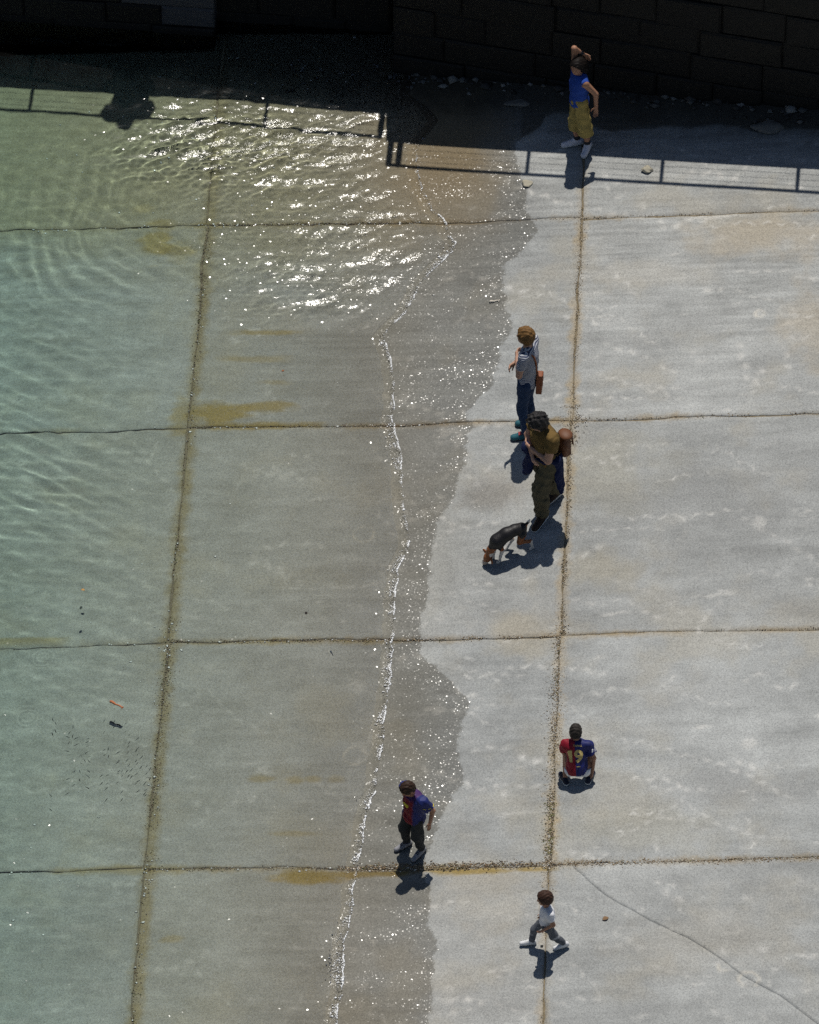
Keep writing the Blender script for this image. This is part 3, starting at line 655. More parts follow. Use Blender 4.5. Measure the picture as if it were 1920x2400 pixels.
def curls(amp, f, seed=0):
    r = np.random.default_rng(seed); W_ = [(unit(r.normal(0, 1, 3))*f*r.uniform(.8, 1.25), r.uniform(0, 6)) for _ in range(5)]
    def w(X, Y, Z):
        o = 0
        for d, ph in W_: o = o + np.abs(np.sin(X*d[0] + Y*d[1] + Z*d[2] + ph))
        return amp*(o/5 - .63)*2.2
    return w

def cloth_mat(name, color, rough=.85, fold=.35, **kw):
    m = NT(name); v = m.n('TexCoord').outputs['Object']; f = m.noise(v, 9, 4, .55, .8, dim='3D'); g = m.noise(v, 160, 2, dim='3D')
    c = m.mix(f, tuple(x*.72 for x in color), tuple(min(1, x*1.22) for x in color))
    return m.done(m.principled(Base_Color=c, Roughness=rough, Specular_IOR_Level=.2, Normal=m.bump(m.add(f, m.mul(g, .12)), fold, .03), **kw))
def skin_mat(name, color):
    m = NT(name); v = m.n('TexCoord').outputs['Object']; f = m.noise(v, 14, 4, .6, dim='3D')
    c = m.mix(f, tuple(x*y for x, y in zip(color, (.86, .78, .74))), tuple(min(1, x*y) for x, y in zip(color, (1.1, 1.12, 1.12))))
    return m.done(m.principled(Base_Color=c, Roughness=.55, Specular_IOR_Level=.35, Subsurface_Weight=0.0))
def hair_mat(name, a, b):
    m = NT(name); v = m.n('TexCoord').outputs['Object']; f = m.noise(m.vmap(v, scale=(1, 1, .25)), 70, 4, .6, 1.0, dim='3D')
    return m.done(m.principled(Base_Color=m.mix(f, a, b), Roughness=.55, Specular_IOR_Level=.16, Normal=m.bump(f, .5, .006)))
M_SKIN = skin_mat('skin', (.46, .27, .19)); M_SKIN2 = skin_mat('skin_tanned', (.36, .19, .12))
M_EYE = simple_mat('eye_dark', (.03, .02, .018), .3, .1); M_LIP = simple_mat('lip', (.34, .13, .11), .5, .1)
M_RUBBER = simple_mat('sole_white', (.62, .62, .60), .8, .08); M_SOLE = simple_mat('sole_dark', (.03, .03, .035), .8, .1)

class Person:
    """joints are given in the body's frame: forward, left, up, in metres from the ground under the person"""
    def __init__(s, name, label, u, v, heading, H, head=None, build=1.0, z_at=None, group=None, skin=None, root=None):
        g = on_ramp(u, v) if root is None else np.array(root, float)
        s.g = g; s.H = H; s.h = H*0.0042; s.b = build; s.skin = skin or M_SKIN; s.on_slope = root is None
        f = unit([heading[0], heading[1], 0]); s.F = f; s.L = v3(-f[1], f[0], 0); s.U = v3(0, 0, 1)
        s.root = empty(name, tuple(map(float, g))); tag(s.root, label, 'person', group); s.hs = head or H/7.6
    def P(s, f, l, u, foot=False):
        p = s.F*f + s.L*l + s.U*u
        if foot and s.on_slope: p[2] += K*(AX[0]*p[0] + AX[1]*p[1])
        return p
    def skeleton(s, **j):
        s.J = {k: (s.P(*v, foot=k[:2] in ('an', 'to', 'he')) if isinstance(v, tuple) else v) for k, v in j.items()}
        return s
    def head_axes(s, yaw=0, pitch=0, roll=0):
        f = s.F*math.cos(yaw) + s.L*math.sin(yaw); l = np.cross(s.U, f); f2 = f*math.cos(pitch) - s.U*math.sin(pitch); up = np.cross(f2, l)
        l2 = l*math.cos(roll) + up*math.sin(roll); up2 = np.cross(f2, l2); s.hf, s.hl, s.hu = f2, l2, up2
        return s
    def hand(s, B, wr, el, curl=.5, spread=1.0, back=None, side=1):
        H = s.H; d = unit(wr-el); n = unit(back if back is not None else -s.L*side); n = unit(n - d*(n@d)); w = np.cross(d, n)*side
        c = H*.026
        B.limb(wr, wr + d*c*1.7, H*.0145, H*.0165, .012, flat=(n, 1.45))
        for i, (o, ln) in enumerate(((-1.35, .85), (-.45, 1.0), (.45, .95), (1.35, .75))):
            a = wr + d*c*1.8 + w*o*H*.0093; d1 = unit(d + w*o*.10*spread - n*curl*.45); d2 = unit(d + w*o*.10*spread - n*curl*1.5)
            m = a + d1*H*.026*ln; B.limb(a - d*c*.4, m, H*.0056, H*.0052, .005); B.limb(m, m + d2*H*.023*ln, H*.0052, H*.0044, .003)
        a = wr + d*c*.6 - w*H*.012; t1 = unit(d*.75 - w*.8 - n*.3*curl); m = a + t1*H*.022
        B.limb(a, m, H*.0075, H*.006, .006); B.limb(m, m + unit(t1 + d*.6 - n*.4*curl)*H*.02, H*.006, H*.005, .003)
    def body(s, curlL=.5, curlR=.5, handback=None):
        J, H, b = s.J, s.H, s.b; B = Blob(s.h); h = s.hs; hd = J['head']
        A = np.array([s.hf, s.hl, s.hu])
        B.ell(hd + s.hu*h*.08 - s.hf*h*.02, (h*.435, h*.36, h*.43), A, .02)
        B.ell(hd - s.hu*h*.20 + s.hf*h*.10, (h*.29, h*.27, h*.30), A, h*.10)
        B.limb(hd + s.hf*h*.37 + s.hu*h*.02, hd + s.hf*h*.43 - s.hu*h*.09, h*.03, h*.05, h*.05)                # nose
        for sd in (1, -1): B.ell(hd + s.hl*sd*h*.36 - s.hu*h*.03 - s.hf*h*.03, (h*.075, h*.035, h*.12), A, h*.03)   # ears
        B.limb(J['neck'] - s.U*H*.01, hd - s.hu*h*.25 - s.hf*h*.08, H*.033*b, H*.030*b, .02)
        sp = unit(J['neck']-J['pel']); sl = unit(J['shL']-J['shR']); fw = np.cross(sl, sp); T = np.array([fw, sl, sp])
        B.ell(J['chest'], (H*.066*b, H*.092*b, H*.115), T, .03)
        B.ell((J['chest']+J['pel'])/2, (H*.060*b, H*.078*b, H*.10), T, .04)
        B.ell(J['pel'], (H*.064*b, H*.088*b, H*.075), T, .04)
        for sd in 'LR':
            B.limb(J['chest'] + sp*H*.05, J['sh'+sd], H*.045*b, H*.034*b, .03)
            B.chain([J['sh'+sd], J['el'+sd], J['wr'+sd]], [H*.031*b, H*.0235*b, H*.0155], .015)
            s.hand(B, J['wr'+sd], J['el'+sd], curlL if sd == 'L' else curlR, back=handback, side=1 if sd == 'L' else -1)
            B.chain([J['hp'+sd], J['kn'+sd], J['an'+sd]], [H*.052*b, H*.034*b, H*.022], .02)
            B.limb(J['an'+sd] - s.U*H*.012, J['to'+sd] + s.U*H*.012, H*.022, H*.016, .015)
        s.bodyo = blob_obj('body', B, s.skin, s.root)
        for sd in (1, -1):
            e = Blob(h*.02); e.ell(hd + s.hf*h*.335 + s.hl*sd*h*.145 + s.hu*h*.0, (h*.05, h*.06, h*.028), A, .002); blob_obj('eye', e, M_EYE, s.root)
            e = Blob(h*.02); e.limb(hd + s.hf*h*.375 + s.hl*sd*h*.07 + s.hu*h*.085, hd + s.hf*h*.335 + s.hl*sd*h*.22 + s.hu*h*.085, h*.022, h*.018, .002); blob_obj('eyebrow', e, s.hairm, s.root)
        e = Blob(h*.02); e.limb(hd + s.hf*h*.345 + s.hl*h*.085 - s.hu*h*.235, hd + s.hf*h*.345 - s.hl*h*.085 - s.hu*h*.235, h*.03, None, .002); blob_obj('mouth', e, M_LIP, s.root)
        return s
    def hair(s, thick=.06, warp=None, face=.0, low=-.30, extra=None):
        h = s.hs; hd = s.J['head']; A = np.array([s.hf, s.hl, s.hu]); B = Blob(s.h*.8)
        t = 1+thick*2.6
        B.ell(hd + s.hu*h*.10 - s.hf*h*.03, (h*.435*t, h*.36*t, h*.43*t), A, .01)
        B.ell(hd - s.hu*h*.12 - s.hf*h*.16, (h*.28*t, h*.33*t, h*.34*t), A, h*.08)
        if extra: extra(B)
        B.cut(hd + s.hf*h*(.26+face) + s.hu*h*.17, s.hf*.86 - s.hu*.50)
        if extra is None: B.cut(hd + s.hu*h*low, -s.hu)
        B.warp = warp or curls(h*.035, 95, 3)
        return blob_obj('hair', B, s.hairm, s.root)
    def top(s, name, mat, off=.012, hem=-.05, sleeve=.55, warp=None, neck=.015, sleeveless=False, flare=0.0, parent=None):
        J, H, b = s.J, s.H, s.b; B = Blob(s.h); sp = unit(J['neck']-J['pel']); sl = unit(J['shL']-J['shR']); fw = np.cross(sl, sp); T = np.array([fw, sl, sp])
        B.ell(J['chest'], (H*.066*b+off, H*.092*b+off, H*.118+off), T, .03)
        B.ell((J['chest']+J['pel'])/2, (H*.061*b+off*1.2, H*.080*b+off*1.2, H*.12), T, .04)
        B.ell(J['pel'], (H*.064*b+off*1.5+flare, H*.088*b+off*1.5+flare, H*.095), T, .04)
        for sd in 'LR':
            sh, el = J['sh'+sd], J['el'+sd]; d = unit(el-sh)
            B.limb(J['chest'] + sp*H*.05, sh, H*.045*b+off, H*.034*b+off*(.2 if sleeveless else 1), .03)
            if not sleeveless:
                e = sh + (el-sh)*sleeve; B.limb(sh, e + d*.03, H*.031*b+off*1.1, H*.027*b+off*1.5, .015, cuts=[(e, d)])
        B.cut(J['pel'] + sp*H*hem, -sp); B.cut(J['neck'] + sp*H*neck, sp)
        if sleeveless:
            for sd, sg in (('L', 1), ('R', -1)): B.cut(J['sh'+sd] + sl*sg*H*.012, sl*sg)
        B.warp = warp or folds(.0042, 34, int(H*100))
        return blob_obj(name, B, mat, parent or s.root)
    def trousers(s, name, mat, off=.014, waist=.055, ankle=.08, wide=1.0, warp=None, crop=None):
        J, H, b = s.J, s.H, s.b; B = Blob(s.h); sp = unit(J['chest']-J['pel']); sl = unit(J['hpL']-J['hpR']); T = np.array([np.cross(sl, sp), sl, sp])
        B.ell(J['pel'], (H*.064*b+off, H*.088*b+off, H*.085), T, .03)
        for sd in 'LR':
            a, k, n = J['hp'+sd], J['kn'+sd], J['an'+sd]; e = n + (k-n)*ankle; d = unit(n-k)
            B.limb(a, k, H*.052*b+off, (H*.034*b+off)*wide, .02)
            if crop is None: B.limb(k, e + d*.02, (H*.034*b+off)*wide, (H*.024+off)*wide, .02, cuts=[(e, d)])
        B.cut(J['pel'] + sp*H*waist, sp)
        if crop is not None:
            for sd in 'LR': B.pr[-1 if sd == 'R' else -2] = B.pr[-1 if sd == 'R' else -2][:6] + ([(J['hp'+sd] + (J['kn'+sd]-J['hp'+sd])*crop, unit(J['kn'+sd]-J['hp'+sd]))], None)
        B.warp = warp or folds(.0048, 38, int(H*77))
        return blob_obj(name, B, mat, s.root)
    def shoes(s, mat, solem, name='shoe', lace=None, sock=None):
        H = s.H
        for sd in 'LR':
            an, to = s.J['an'+sd], s.J['to'+sd]; d = unit(to-an - s.U*((to-an)@s.U)*.6); he = s.J.get('he'+sd, an - s.U*H*.035 - d*H*.028)
            up_ = unit(np.cross(np.cross(d, s.U), d)); B = Blob(s.h*.8); fl = H*.006
            B.limb(he + up_*H*.016, to + up_*H*.010, H*.0265, H*.0235, .015); B.limb(an + up_*H*.004, (an+to)/2, H*.027, H*.023, .02)
            B.cut(to + up_*fl - up_*H*.010, -unit(np.cross(np.cross(to-he, s.U), to-he)))
            o = blob_obj(name, B, mat, s.root)
            S_ = Blob(s.h*.8); tn = unit(np.cross(np.cross(to-he, s.U), to-he))
            S_.limb(he - tn*H*.001, to - tn*H*.001, H*.028, H*.0245, .01); S_.cut(to + tn*H*.0065, tn); S_.cut(to - tn*H*.006, -tn)
            blob_obj('sole', S_, solem, o)
            if lace:
                L_ = Blob(s.h*.7); c = an*.42 + to*.58; w = np.cross(d, s.U)
                for t in (.30, .42, .54): m = an + (to-an)*t + up_*H*.024; L_.limb(m - w*H*.012, m + w*H*.012, H*.005, None, .001)
                blob_obj('laces', L_, lace, o)
            if sock:
                K_ = Blob(s.h); k = s.J['kn'+sd]; K_.limb(an - s.U*.01, an + (k-an)*.2, H*.0255, H*.026, .01); blob_obj('sock', K_, sock, s.root)
        return s

def make_people():
    # -- girl in the shade, one arm thrown up behind her head
    g = Person('person', 'girl in blue sleeveless top and mustard culottes, one arm raised over her head', 1360, 345, (-.97, -.24), 1.46, head=.187, skin=M_SKIN2, build=.93)
    g.hairm = hair_mat('hair_black', (.004, .003, .003), (.014, .010, .008))
    g.head_axes(.75, .08, .08).skeleton(pel=(.025, 0, .76), chest=(.03, 0, 1.03), neck=(.035, 0, 1.18), head=(.06, 0, 1.305), shL=(.0, .13, 1.145), shR=(.05, -.12, 1.165),
        elL=(-.125, .155, .975), wrL=(-.13, .16, .775), elR=(.07, -.10, 1.50), wrR=(-.04, -.12, 1.37), hpL=(.02, .07, .74), hpR=(.03, -.07, .74),
        knL=(-.03, .07, .40), knR=(.06, -.07, .40), anL=(-.07, .065, .085), anR=(.02, -.06, .075), toL=(.0, .16, .012), toR=(.17, -.075, .012))
    g.body(.9, .7, handback=v3(.3, .9, 0)); g.hair(.07, extra=lambda B: B.limb(g.J['head'] - g.hf*.06, g.J['neck'] - g.hf*.075 + g.U*.01, .085, .07, .03, cuts=[(g.J['neck'] + g.U*.0, -g.U)]))
    g.top('sleeveless_top', cloth_mat('cloth_blue', (.020, .065, .33)), .013, hem=-.03, sleeveless=True)
    cul = Blob(g.h); J = g.J; dn = v3(0, 0, -1)
    cul.ell(J['pel'] + v3(0, 0, .05), (.100, .138, .13), np.array([g.F, g.L, g.U]), .03)
    for sd in 'LR': cul.limb(J['hp'+sd], J['kn'+sd] + (J['an'+sd]-J['kn'+sd])*.5, .078, .092, .03, cuts=[(J['kn'+sd] + (J['an'+sd]-J['kn'+sd])*.38, dn)])
    cul.cut(J['pel'] + v3(0, 0, .125), (0, 0, 1)); cul.warp = folds(.006, 26, 9)
    blob_obj('culottes', cul, cloth_mat('cloth_mustard', (.33, .255, .085)), g.root)
    g.shoes(cloth_mat('canvas_white', (.62, .62, .70), .8, .1), M_RUBBER, sock=cloth_mat('sock_grey', (.03, .032, .04)))
    band = Blob(g.h*.8); wr = J['wrR']; d = unit(wr - J['elR']); band.limb(wr - d*.05, wr - d*.03, .030, None, .002); blob_obj('wristband', band, M_SOLE, g.root)
    # -- woman in a striped shirt, arms folded, watching the water
    w = Person('person', 'woman in striped shirt and dark jeans, arms folded, looking away at the water', 1233, 1011, (-.93, .36), 1.66, head=.206, build=.86)
    w.hairm = hair_mat('hair_brown', (.075, .036, .012), (.27, .15, .055))
    w.head_axes(.1, -.02).skeleton(pel=(-.01, 0, .88), chest=(-.015, 0, 1.20), neck=(-.005, 0, 1.385), head=(.03, 0, 1.52), shL=(-.015, .15, 1.335), shR=(-.015, -.15, 1.335),
        elL=(.02, .20, 1.09), wrL=(.12, -.01, 1.12), elR=(.02, -.20, 1.09), wrR=(.13, .0, 1.07), hpL=(-.01, .085, .86), hpR=(-.01, -.085, .86),
        knL=(.02, .085, .47), knR=(.02, -.09, .47), anL=(-.04, .09, .075), anR=(-.03, -.10, .075), toL=(.085, .15, .015), toR=(.11, -.06, .015))
    w.body(1.0, 1.0, handback=w.F); w.hair(.085, curls(.010, 85, 4), face=.03, low=-.36)
    m = NT('cloth_striped'); ob = m.sep(m.n('TexCoord').outputs['Object'])[2]
    st = m.step(m.math('SINE', m.mul(ob, 2*math.pi/.019)), -.1, .1); m.mat.name = 'cloth_striped'
    stripe = m.done(m.principled(Base_Color=m.mix(st, (.05, .065, .13), (.52, .53, .56)), Roughness=.9, Specular_IOR_Level=.15))
    w.top('striped_shirt', stripe, .013, hem=-.075, sleeve=.62, warp=folds(.006, 32, 12))
    w.trousers('jeans', cloth_mat('denim_dark', (.018, .040, .095)), .012, ankle=.0)
    w.shoes(cloth_mat('shoe_teal', (.03, .12, .15), .6, .1), M_SOLE, lace=simple_mat('lace_red', (.35, .03, .03)))
    # her shoulder bag is a thing of its own
    M_TAN = simple_mat('leather_tan', (.23, .072, .028), .55, .15, 30)
    hipb = w.P(-.14, -.02, .86); bag = empty('shoulder_bag', tuple(map(float, w.g + hipb))); tag(bag, 'tan leather shoulder bag hanging behind the hip of the striped-shirt woman', 'bag')
    B = Blob(.006); a1 = w.F; a2 = w.L
    ax3 = np.array([unit(w.F*.8 + w.L*.2), unit(w.L*.8 - w.F*.2), w.U])
    B.ell(v3(0, 0, 0), (.06, .16, .22), ax3, .01)
    for sg in (1, -1): B.cut(ax3[0]*.033*sg, ax3[0]*sg); B.cut(ax3[1]*.062*sg, ax3[1]*sg + w.U*.16)
    B.cut(v3(0, 0, -.14), (0, 0, -1)); B.cut(v3(0, 0, .11), (0, 0, 1)); blob_obj('pouch', B, M_TAN, bag)
    B = Blob(.006); B.ell(v3(0, 0, .03), (.066, .15, .2), ax3, .01)
    for sg in (1, -1): B.cut(ax3[1]*.058*sg, ax3[1]*sg + w.U*.16)
    B.cut(-ax3[0]*.030, ax3[0]); B.cut(-ax3[0]*.040, -ax3[0]); B.cut(v3(0, 0, -.03), (0, 0, -1)); B.cut(v3(0, 0, .115), (0, 0, 1)); blob_obj('flap', B, M_TAN, bag)
    J = w.J; nk = J['neck']; pts = [hipb + w.U*.10 + w.L*.04, w.P(-.115, .02, 1.05), w.P(-.12, .05, 1.2), w.P(-.105, .08, 1.32), w.P(-.03, .095, 1.385), w.P(.06, .06, 1.33)]
    tube('strap', [p - hipb for p in pts], .011, M_TAN, bag, 8)
    # -- curly-haired woman walking the dog, arms folded
    c = Person('person', 'curly-haired woman in olive T-shirt and khaki trousers with a navy jacket round her waist', 1281, 1198, (-.86, -.5), 1.70, head=.208, build=1.06)
    c.hairm = hair_mat('hair_dark_curls', (.006, .006, .007), (.045, .042, .042))
    c.head_axes(-.1, .45).skeleton(pel=(.02, 0, .90), chest=(.045, 0, 1.20), neck=(.07, 0, 1.39), head=(.135, 0, 1.515), shL=(.045, .17, 1.345), shR=(.045, -.17, 1.345),
        elL=(.12, .205, 1.08), wrL=(.19, -.01, 1.10), elR=(.13, -.20, 1.12), wrR=(.205, .01, 1.05), hpL=(.02, .085, .88), hpR=(.02, -.085, .88),
        knL=(.13, .085, .50), knR=(-.02, -.09, .48), anL=(.115, .10, .09), anR=(-.20, -.11, .12), toL=(.245, .165, .015), toR=(-.05, -.085, .015))
    c.body(1.0, 1.0, handback=c.F); c.hair(.15, curls(.017, 62, 5), face=.06, low=-.46)
    c.top('t_shirt', cloth_mat('cloth_olive', (.155, .098, .032)), .016, hem=-.01, sleeve=.55, warp=folds(.008, 30, 13))
    c.trousers('trousers', cloth_mat('cloth_khaki', (.098, .086, .052)), .02, ankle=.05, wide=1.18, warp=folds(.010, 28, 3))
    c.shoes(cloth_mat('shoe_brown', (.035, .022, .016), .6, .1), M_RUBBER)
    M_NAVY = cloth_mat('cloth_navy', (.012, .018, .062)); J = c.J
    ring = Blob(c.h); T = np.array([c.F, c.L, c.U]); ring.ell(J['pel'] + c.U*.085, (.165, .195, .050), T, .02)
    for a0, ln, wd in ((1.75, .30, .12), (2.05, .40, .10), (2.4, .46, .06), (2.75, .40, .05), (3.1, .33, .04), (3.5, .30, .03), (3.9, .25, .03)):       # the body of the jacket hanging behind
        d = c.F*math.cos(a0)*.135 + c.L*math.sin(a0)*.165; ring.limb(J['pel'] + d + c.U*.07, J['pel'] + d*1.18 + c.L*wd*.4 - c.U*ln, .036, .026, .045)
    for f, l, f2, l2, dz, r0 in ((.14, -.10, .17, -.15, -.20, .030), (.15, -.06, .19, -.10, -.24, .028), (.15, -.02, .19, -.04, -.16, .028)):         # its sleeves knotted in front
        ring.limb(J['pel'] + c.F*f + c.L*l + c.U*.07, J['pel'] + c.F*f2 + c.L*l2 + c.U*dz, r0, r0*1.25, .03)
    ring.ell(J['pel'] + c.F*.19 - c.L*.10 + c.U*.15, (.06, .06, .075), T, .03); ring.warp = folds(.007, 32, 6)
    blob_obj('tied_jacket', ring, M_NAVY, c.root)
    # her rucksack
    M_RUST = simple_mat('leather_rust', (.14, .055, .024), .55, .2, 25)
    bp = c.P(-.155, .07, 1.10); pack = empty('rucksack', tuple(map(float, c.g + bp))); tag(pack, 'brown leather rucksack on the back of the curly-haired woman', 'rucksack')
    B = Blob(.007); B.ell(v3(0, 0, -.03), (.070, .105, .15), T, .02); B.ell(v3(0, 0, -.12), (.07, .10, .075), T, .04); B.warp = folds(.005, 36, 8); blob_obj('pouch', B, M_RUST, pack)
    B = Blob(.007); B.ell(c.U*.11 - c.F*.02, (.078, .09, .035), T, .01); B.limb(c.U*.09 - c.F*.075 - c.L*.05, -c.U*.03 - c.F*.09 - c.L*.05, .011, None, .01); B.limb(c.U*.09 - c.F*.075 + c.L*.05, -c.U*.03 - c.F*.09 + c.L*.05, .011, None, .01); blob_obj('flap', B, M_RUST, pack)
    for sg in (1, -1):
        pts = [c.P(-.09, .10*sg, 1.22), c.P(-.055, .12*sg, 1.34), c.P(.03, .125*sg, 1.388), c.P(.10, .13*sg, 1.33), c.P(.125, .15*sg, 1.22), c.P(.09, .175*sg, 1.12), c.P(-.02, .165*sg, 1.05), c.P(-.1, .12*sg, 1.02)]
        tube('strap', [p - bp for p in pts], .010, simple_mat('strap_dark', (.05, .03, .012)), pack, 8)
    # -- boy in football shirt, squatting with his back to us
    k = Person('person', 'boy squatting with his back turned in a red and blue football shirt numbered 19', 1353, 1826, (.04, 1), 1.12, head=.177, build=.93, skin=M_SKIN2)
    k.hairm = hair_mat('hair_soft_black', (.010, .008, .007), (.05, .042, .036))
    k.head_axes(.05, .25).skeleton(pel=(-.02, .005, .205), chest=(.075, .012, .385), neck=(.12, .022, .49), head=(.15, .03, .60), shL=(.095, .13, .45), shR=(.095, -.105, .455),
        elL=(.13, .165, .30), wrL=(.21, .12, .16), elR=(.045, -.17, .30), wrR=(.0, -.16, .13), hpL=(-.02, .075, .17), hpR=(-.02, -.075, .17),
        knL=(.19, .13, .30), knR=(.19, -.13, .30), anL=(-.045, .125, .055), anR=(-.04, -.125, .055), toL=(.06, .175, .012), toR=(.065, -.165, .012))
    k.body(.5, .7, handback=v3(.9, 0, .2)); k.hair(.022, low=-.26, face=.02)
    m = NT('football_shirt_halves'); ob = m.sep(m.n('TexCoord').outputs['Object']); f = m.noise(m.n('TexCoord').outputs['Object'], 12, 4, .55, .8, dim='3D')
    side = m.step(m.add(ob[0], m.mul(m.sub(ob[2], .25), .06)), -.022, -.016)
    shirt1 = m.done(m.principled(Base_Color=m.mix(f, m.mix(side, (.16, .005, .015), (.008, .012, .065)), m.mix(side, (.33, .010, .028), (.020, .026, .17))), Roughness=.6, Specular_IOR_Level=.3, Normal=m.bump(f, .4, .02)))
    js = k.top('football_shirt', shirt1, .017, hem=-.055, sleeve=.62, warp=folds(.0052, 44, 21))
    M_GOLD = simple_mat('print_gold', (.58, .45, .17), .5, .08)
    M_WHITE = cloth_mat('cloth_white', (.80, .80, .84))
    print_on(js, k, '9', .19, k.J['chest'] - k.U*.035 - k.F*.02, M_GOLD, 'number', dx=.022, bold=.035)
    poly_on(js, k, [(-.012, -.068), (.016, -.068), (.016, .068), (-.008, .068), (-.034, .052), (-.034, .030), (-.012, .040)], k.J['chest'] - k.U*.035 - k.F*.02, M_GOLD, 'number', dx=-.062)
    print_on(js, k, 'YAMAL', .030, k.J['chest'] + unit(k.J['neck']-k.J['pel'])*.083, M_GOLD, 'name_print', dx=.012)
    disc_on(js, k.J['pel'] + unit(k.J['neck']-k.J['pel'])*.055 - k.L*.018, -k.F + k.U*.5, -k.L, .022, .008, M_GOLD, 'hem_emblem')
    k.trousers('shorts', M_WHITE, .011, crop=.72, waist=-.01)
    k.shoes(cloth_mat('shoe_navy', (.012, .016, .035), .6, .1), M_RUBBER)
    pt = Blob(k.h); d = unit(k.J['elR']-k.J['shR']); e = k.J['shR'] + (k.J['elR']-k.J['shR'])*.42; pt.limb(e - d*.02, e + d*.025, k.H*.031+.0165, None, .004, cuts=[(e + d*.022, d), (e - d*.03, -d), (e - k.L*.012, k.L)]); blob_obj('sleeve_patch', pt, M_WHITE, js)
    # -- boy in football shirt, standing at the edge of the wet concrete
    b = Person('person', 'boy standing in red and blue football shirt and dark joggers, looking down', 967, 1994, (-.8, -.6), 1.20, head=.184, skin=M_SKIN2)
    b.hairm = hair_mat('hair_dark_brown', (.014, .007, .005), (.06, .034, .022))
    b.head_axes(0, .55).skeleton(pel=(-.02, 0, .575), chest=(-.02, 0, .80), neck=(.01, 0, .95), head=(.065, 0, 1.065), shL=(-.03, .14, .915), shR=(-.01, -.135, .915),
        elL=(-.12, .19, .755), wrL=(-.085, .195, .60), elR=(-.06, -.15, .755), wrR=(-.03, -.125, .60), hpL=(-.02, .065, .56), hpR=(-.02, -.065, .56),
        knL=(.0, .085, .32), knR=(.05, -.085, .32), anL=(-.05, .09, .065), anR=(.01, -.09, .065), toL=(.075, .12, .012), toR=(.125, -.11, .012))
    b.body(.15, .4, handback=v3(-.4, .6, 0)); b.hair(.03, low=-.24, face=.02)
    m = NT('football_shirt_panels'); P_ = m.n('TexCoord').outputs['Object']; f = m.noise(P_, 12, 4, .55, .8, dim='3D')
    rl = m.vmap(P_, rot=(0, 0, -math.atan2(b.L[1], b.L[0]))); lx = m.abs(m.sep(rl)[0])
    side = m.step(lx, .062, .092); chestf = m.step(m.sep(P_)[2], .87, .93)
    sd2 = m.mx(side, m.mul(chestf, .75))
    shirt2 = m.done(m.principled(Base_Color=m.mix(f, m.mix(sd2, (.11, .003, .012), (.008, .013, .075)), m.mix(sd2, (.24, .008, .022), (.022, .034, .19))), Roughness=.6, Specular_IOR_Level=.3, Normal=m.bump(f, .4, .02)))
    js2 = b.top('football_shirt', shirt2, .021, hem=-.045, sleeve=.62, warp=folds(.0055, 40, 22))
    M_YEL = simple_mat('print_yellow', (.66, .53, .03), .5, .08)
    disc_on(js2, b.J['chest'] + b.U*.0 + b.F*.02 - b.L*.012, b.F, b.L, .042, .030, M_YEL, 'emblem')
    st = Blob(b.h*.8); d = unit(b.J['elL']-b.J['shL']); e = b.J['shL'] + (b.J['elL']-b.J['shL'])*.45; st.limb(e - d*.02, e + d*.02, b.H*.031+.026, None, .002, cuts=[(e + unit(d+b.F*.5)*.008, unit(d+b.F*.5)), (e - unit(d+b.F*.5)*.002, -unit(d+b.F*.5)), (e + b.L*.005 - b.F*.0, -b.L)]); blob_obj('sleeve_stripe', st, M_YEL, js2)
    b.trousers('joggers', cloth_mat('cloth_charcoal', (.040, .042, .042)), .012, ankle=.12, wide=1.1, warp=folds(.007, 36, 5))
    b.shoes(cloth_mat('shoe_grey', (.28, .28, .30), .6, .1), M_SOLE, lace=M_SOLE, sock=cloth_mat('sock_navy', (.012, .014, .04)))
    # -- toddler striding to the left
    t = Person('person', 'small child in white T-shirt and grey jeans striding to the left', 1281, 2218, (-1, -.08), .94, head=.176, skin=M_SKIN2)
    t.hairm = hair_mat('hair_chestnut', (.018, .008, .006), (.085, .044, .03))
    t.head_axes(.0, .12).skeleton(pel=(.0, 0, .40), chest=(.0, 0, .555), neck=(.012, 0, .675), head=(.03, 0, .79), shL=(-.02, .095, .64), shR=(.015, -.095, .64),
        elL=(-.05, .135, .515), wrL=(.05, .115, .415), elR=(-.01, -.12, .52), wrR=(.04, -.10, .42), hpL=(-.005, .05, .385), hpR=(.005, -.05, .385),
        knL=(-.07, .055, .225), knR=(.125, -.05, .235), anL=(-.185, .05, .075), anR=(.15, -.05, .06), toL=(-.085, .055, .012), toR=(.255, -.05, .03))
    t.body(.35, .5, handback=v3(0, -1, 0)); t.hair(.065, curls(.006, 100, 3), low=-.20, face=.05)
    t.top('t_shirt', M_WHITE, .010, hem=-.015, sleeve=.55)
    m = NT('denim_ripped'); P_ = m.n('TexCoord').outputs['Object']; f = m.noise(P_, 14, 4, .55, .8, dim='3D'); r = m.noise(m.vmap(P_, scale=(.7, .7, 2.2)), 11, 3, dim='3D')
    rip = m.done(m.principled(Base_Color=m.mix(m.step(r, .58, .64), m.mix(f, (.06, .068, .085), (.12, .13, .15)), (.34, .35, .37)), Roughness=.9, Normal=m.bump(f, .5, .02)))
    t.trousers('jeans', rip, .010, ankle=.1)
    t.shoes(cloth_mat('shoe_white', (.72, .72, .73), .6, .1), M_RUBBER, lace=M_RUBBER)
    # -- the person on the promenade whose shadow falls on the water
    sg = under_sun(312, 216); base = v3(sg[0], sg[1] + .10, HQ)
    o = Person('person', 'person leaning on the promenade railing above, casting a shadow on the water', 0, 0, (0, -1), 1.72, head=.225, root=base)
    o.hairm = hair_mat('hair_plain', (.02, .012, .008), (.06, .04, .03)); o.h *= 2
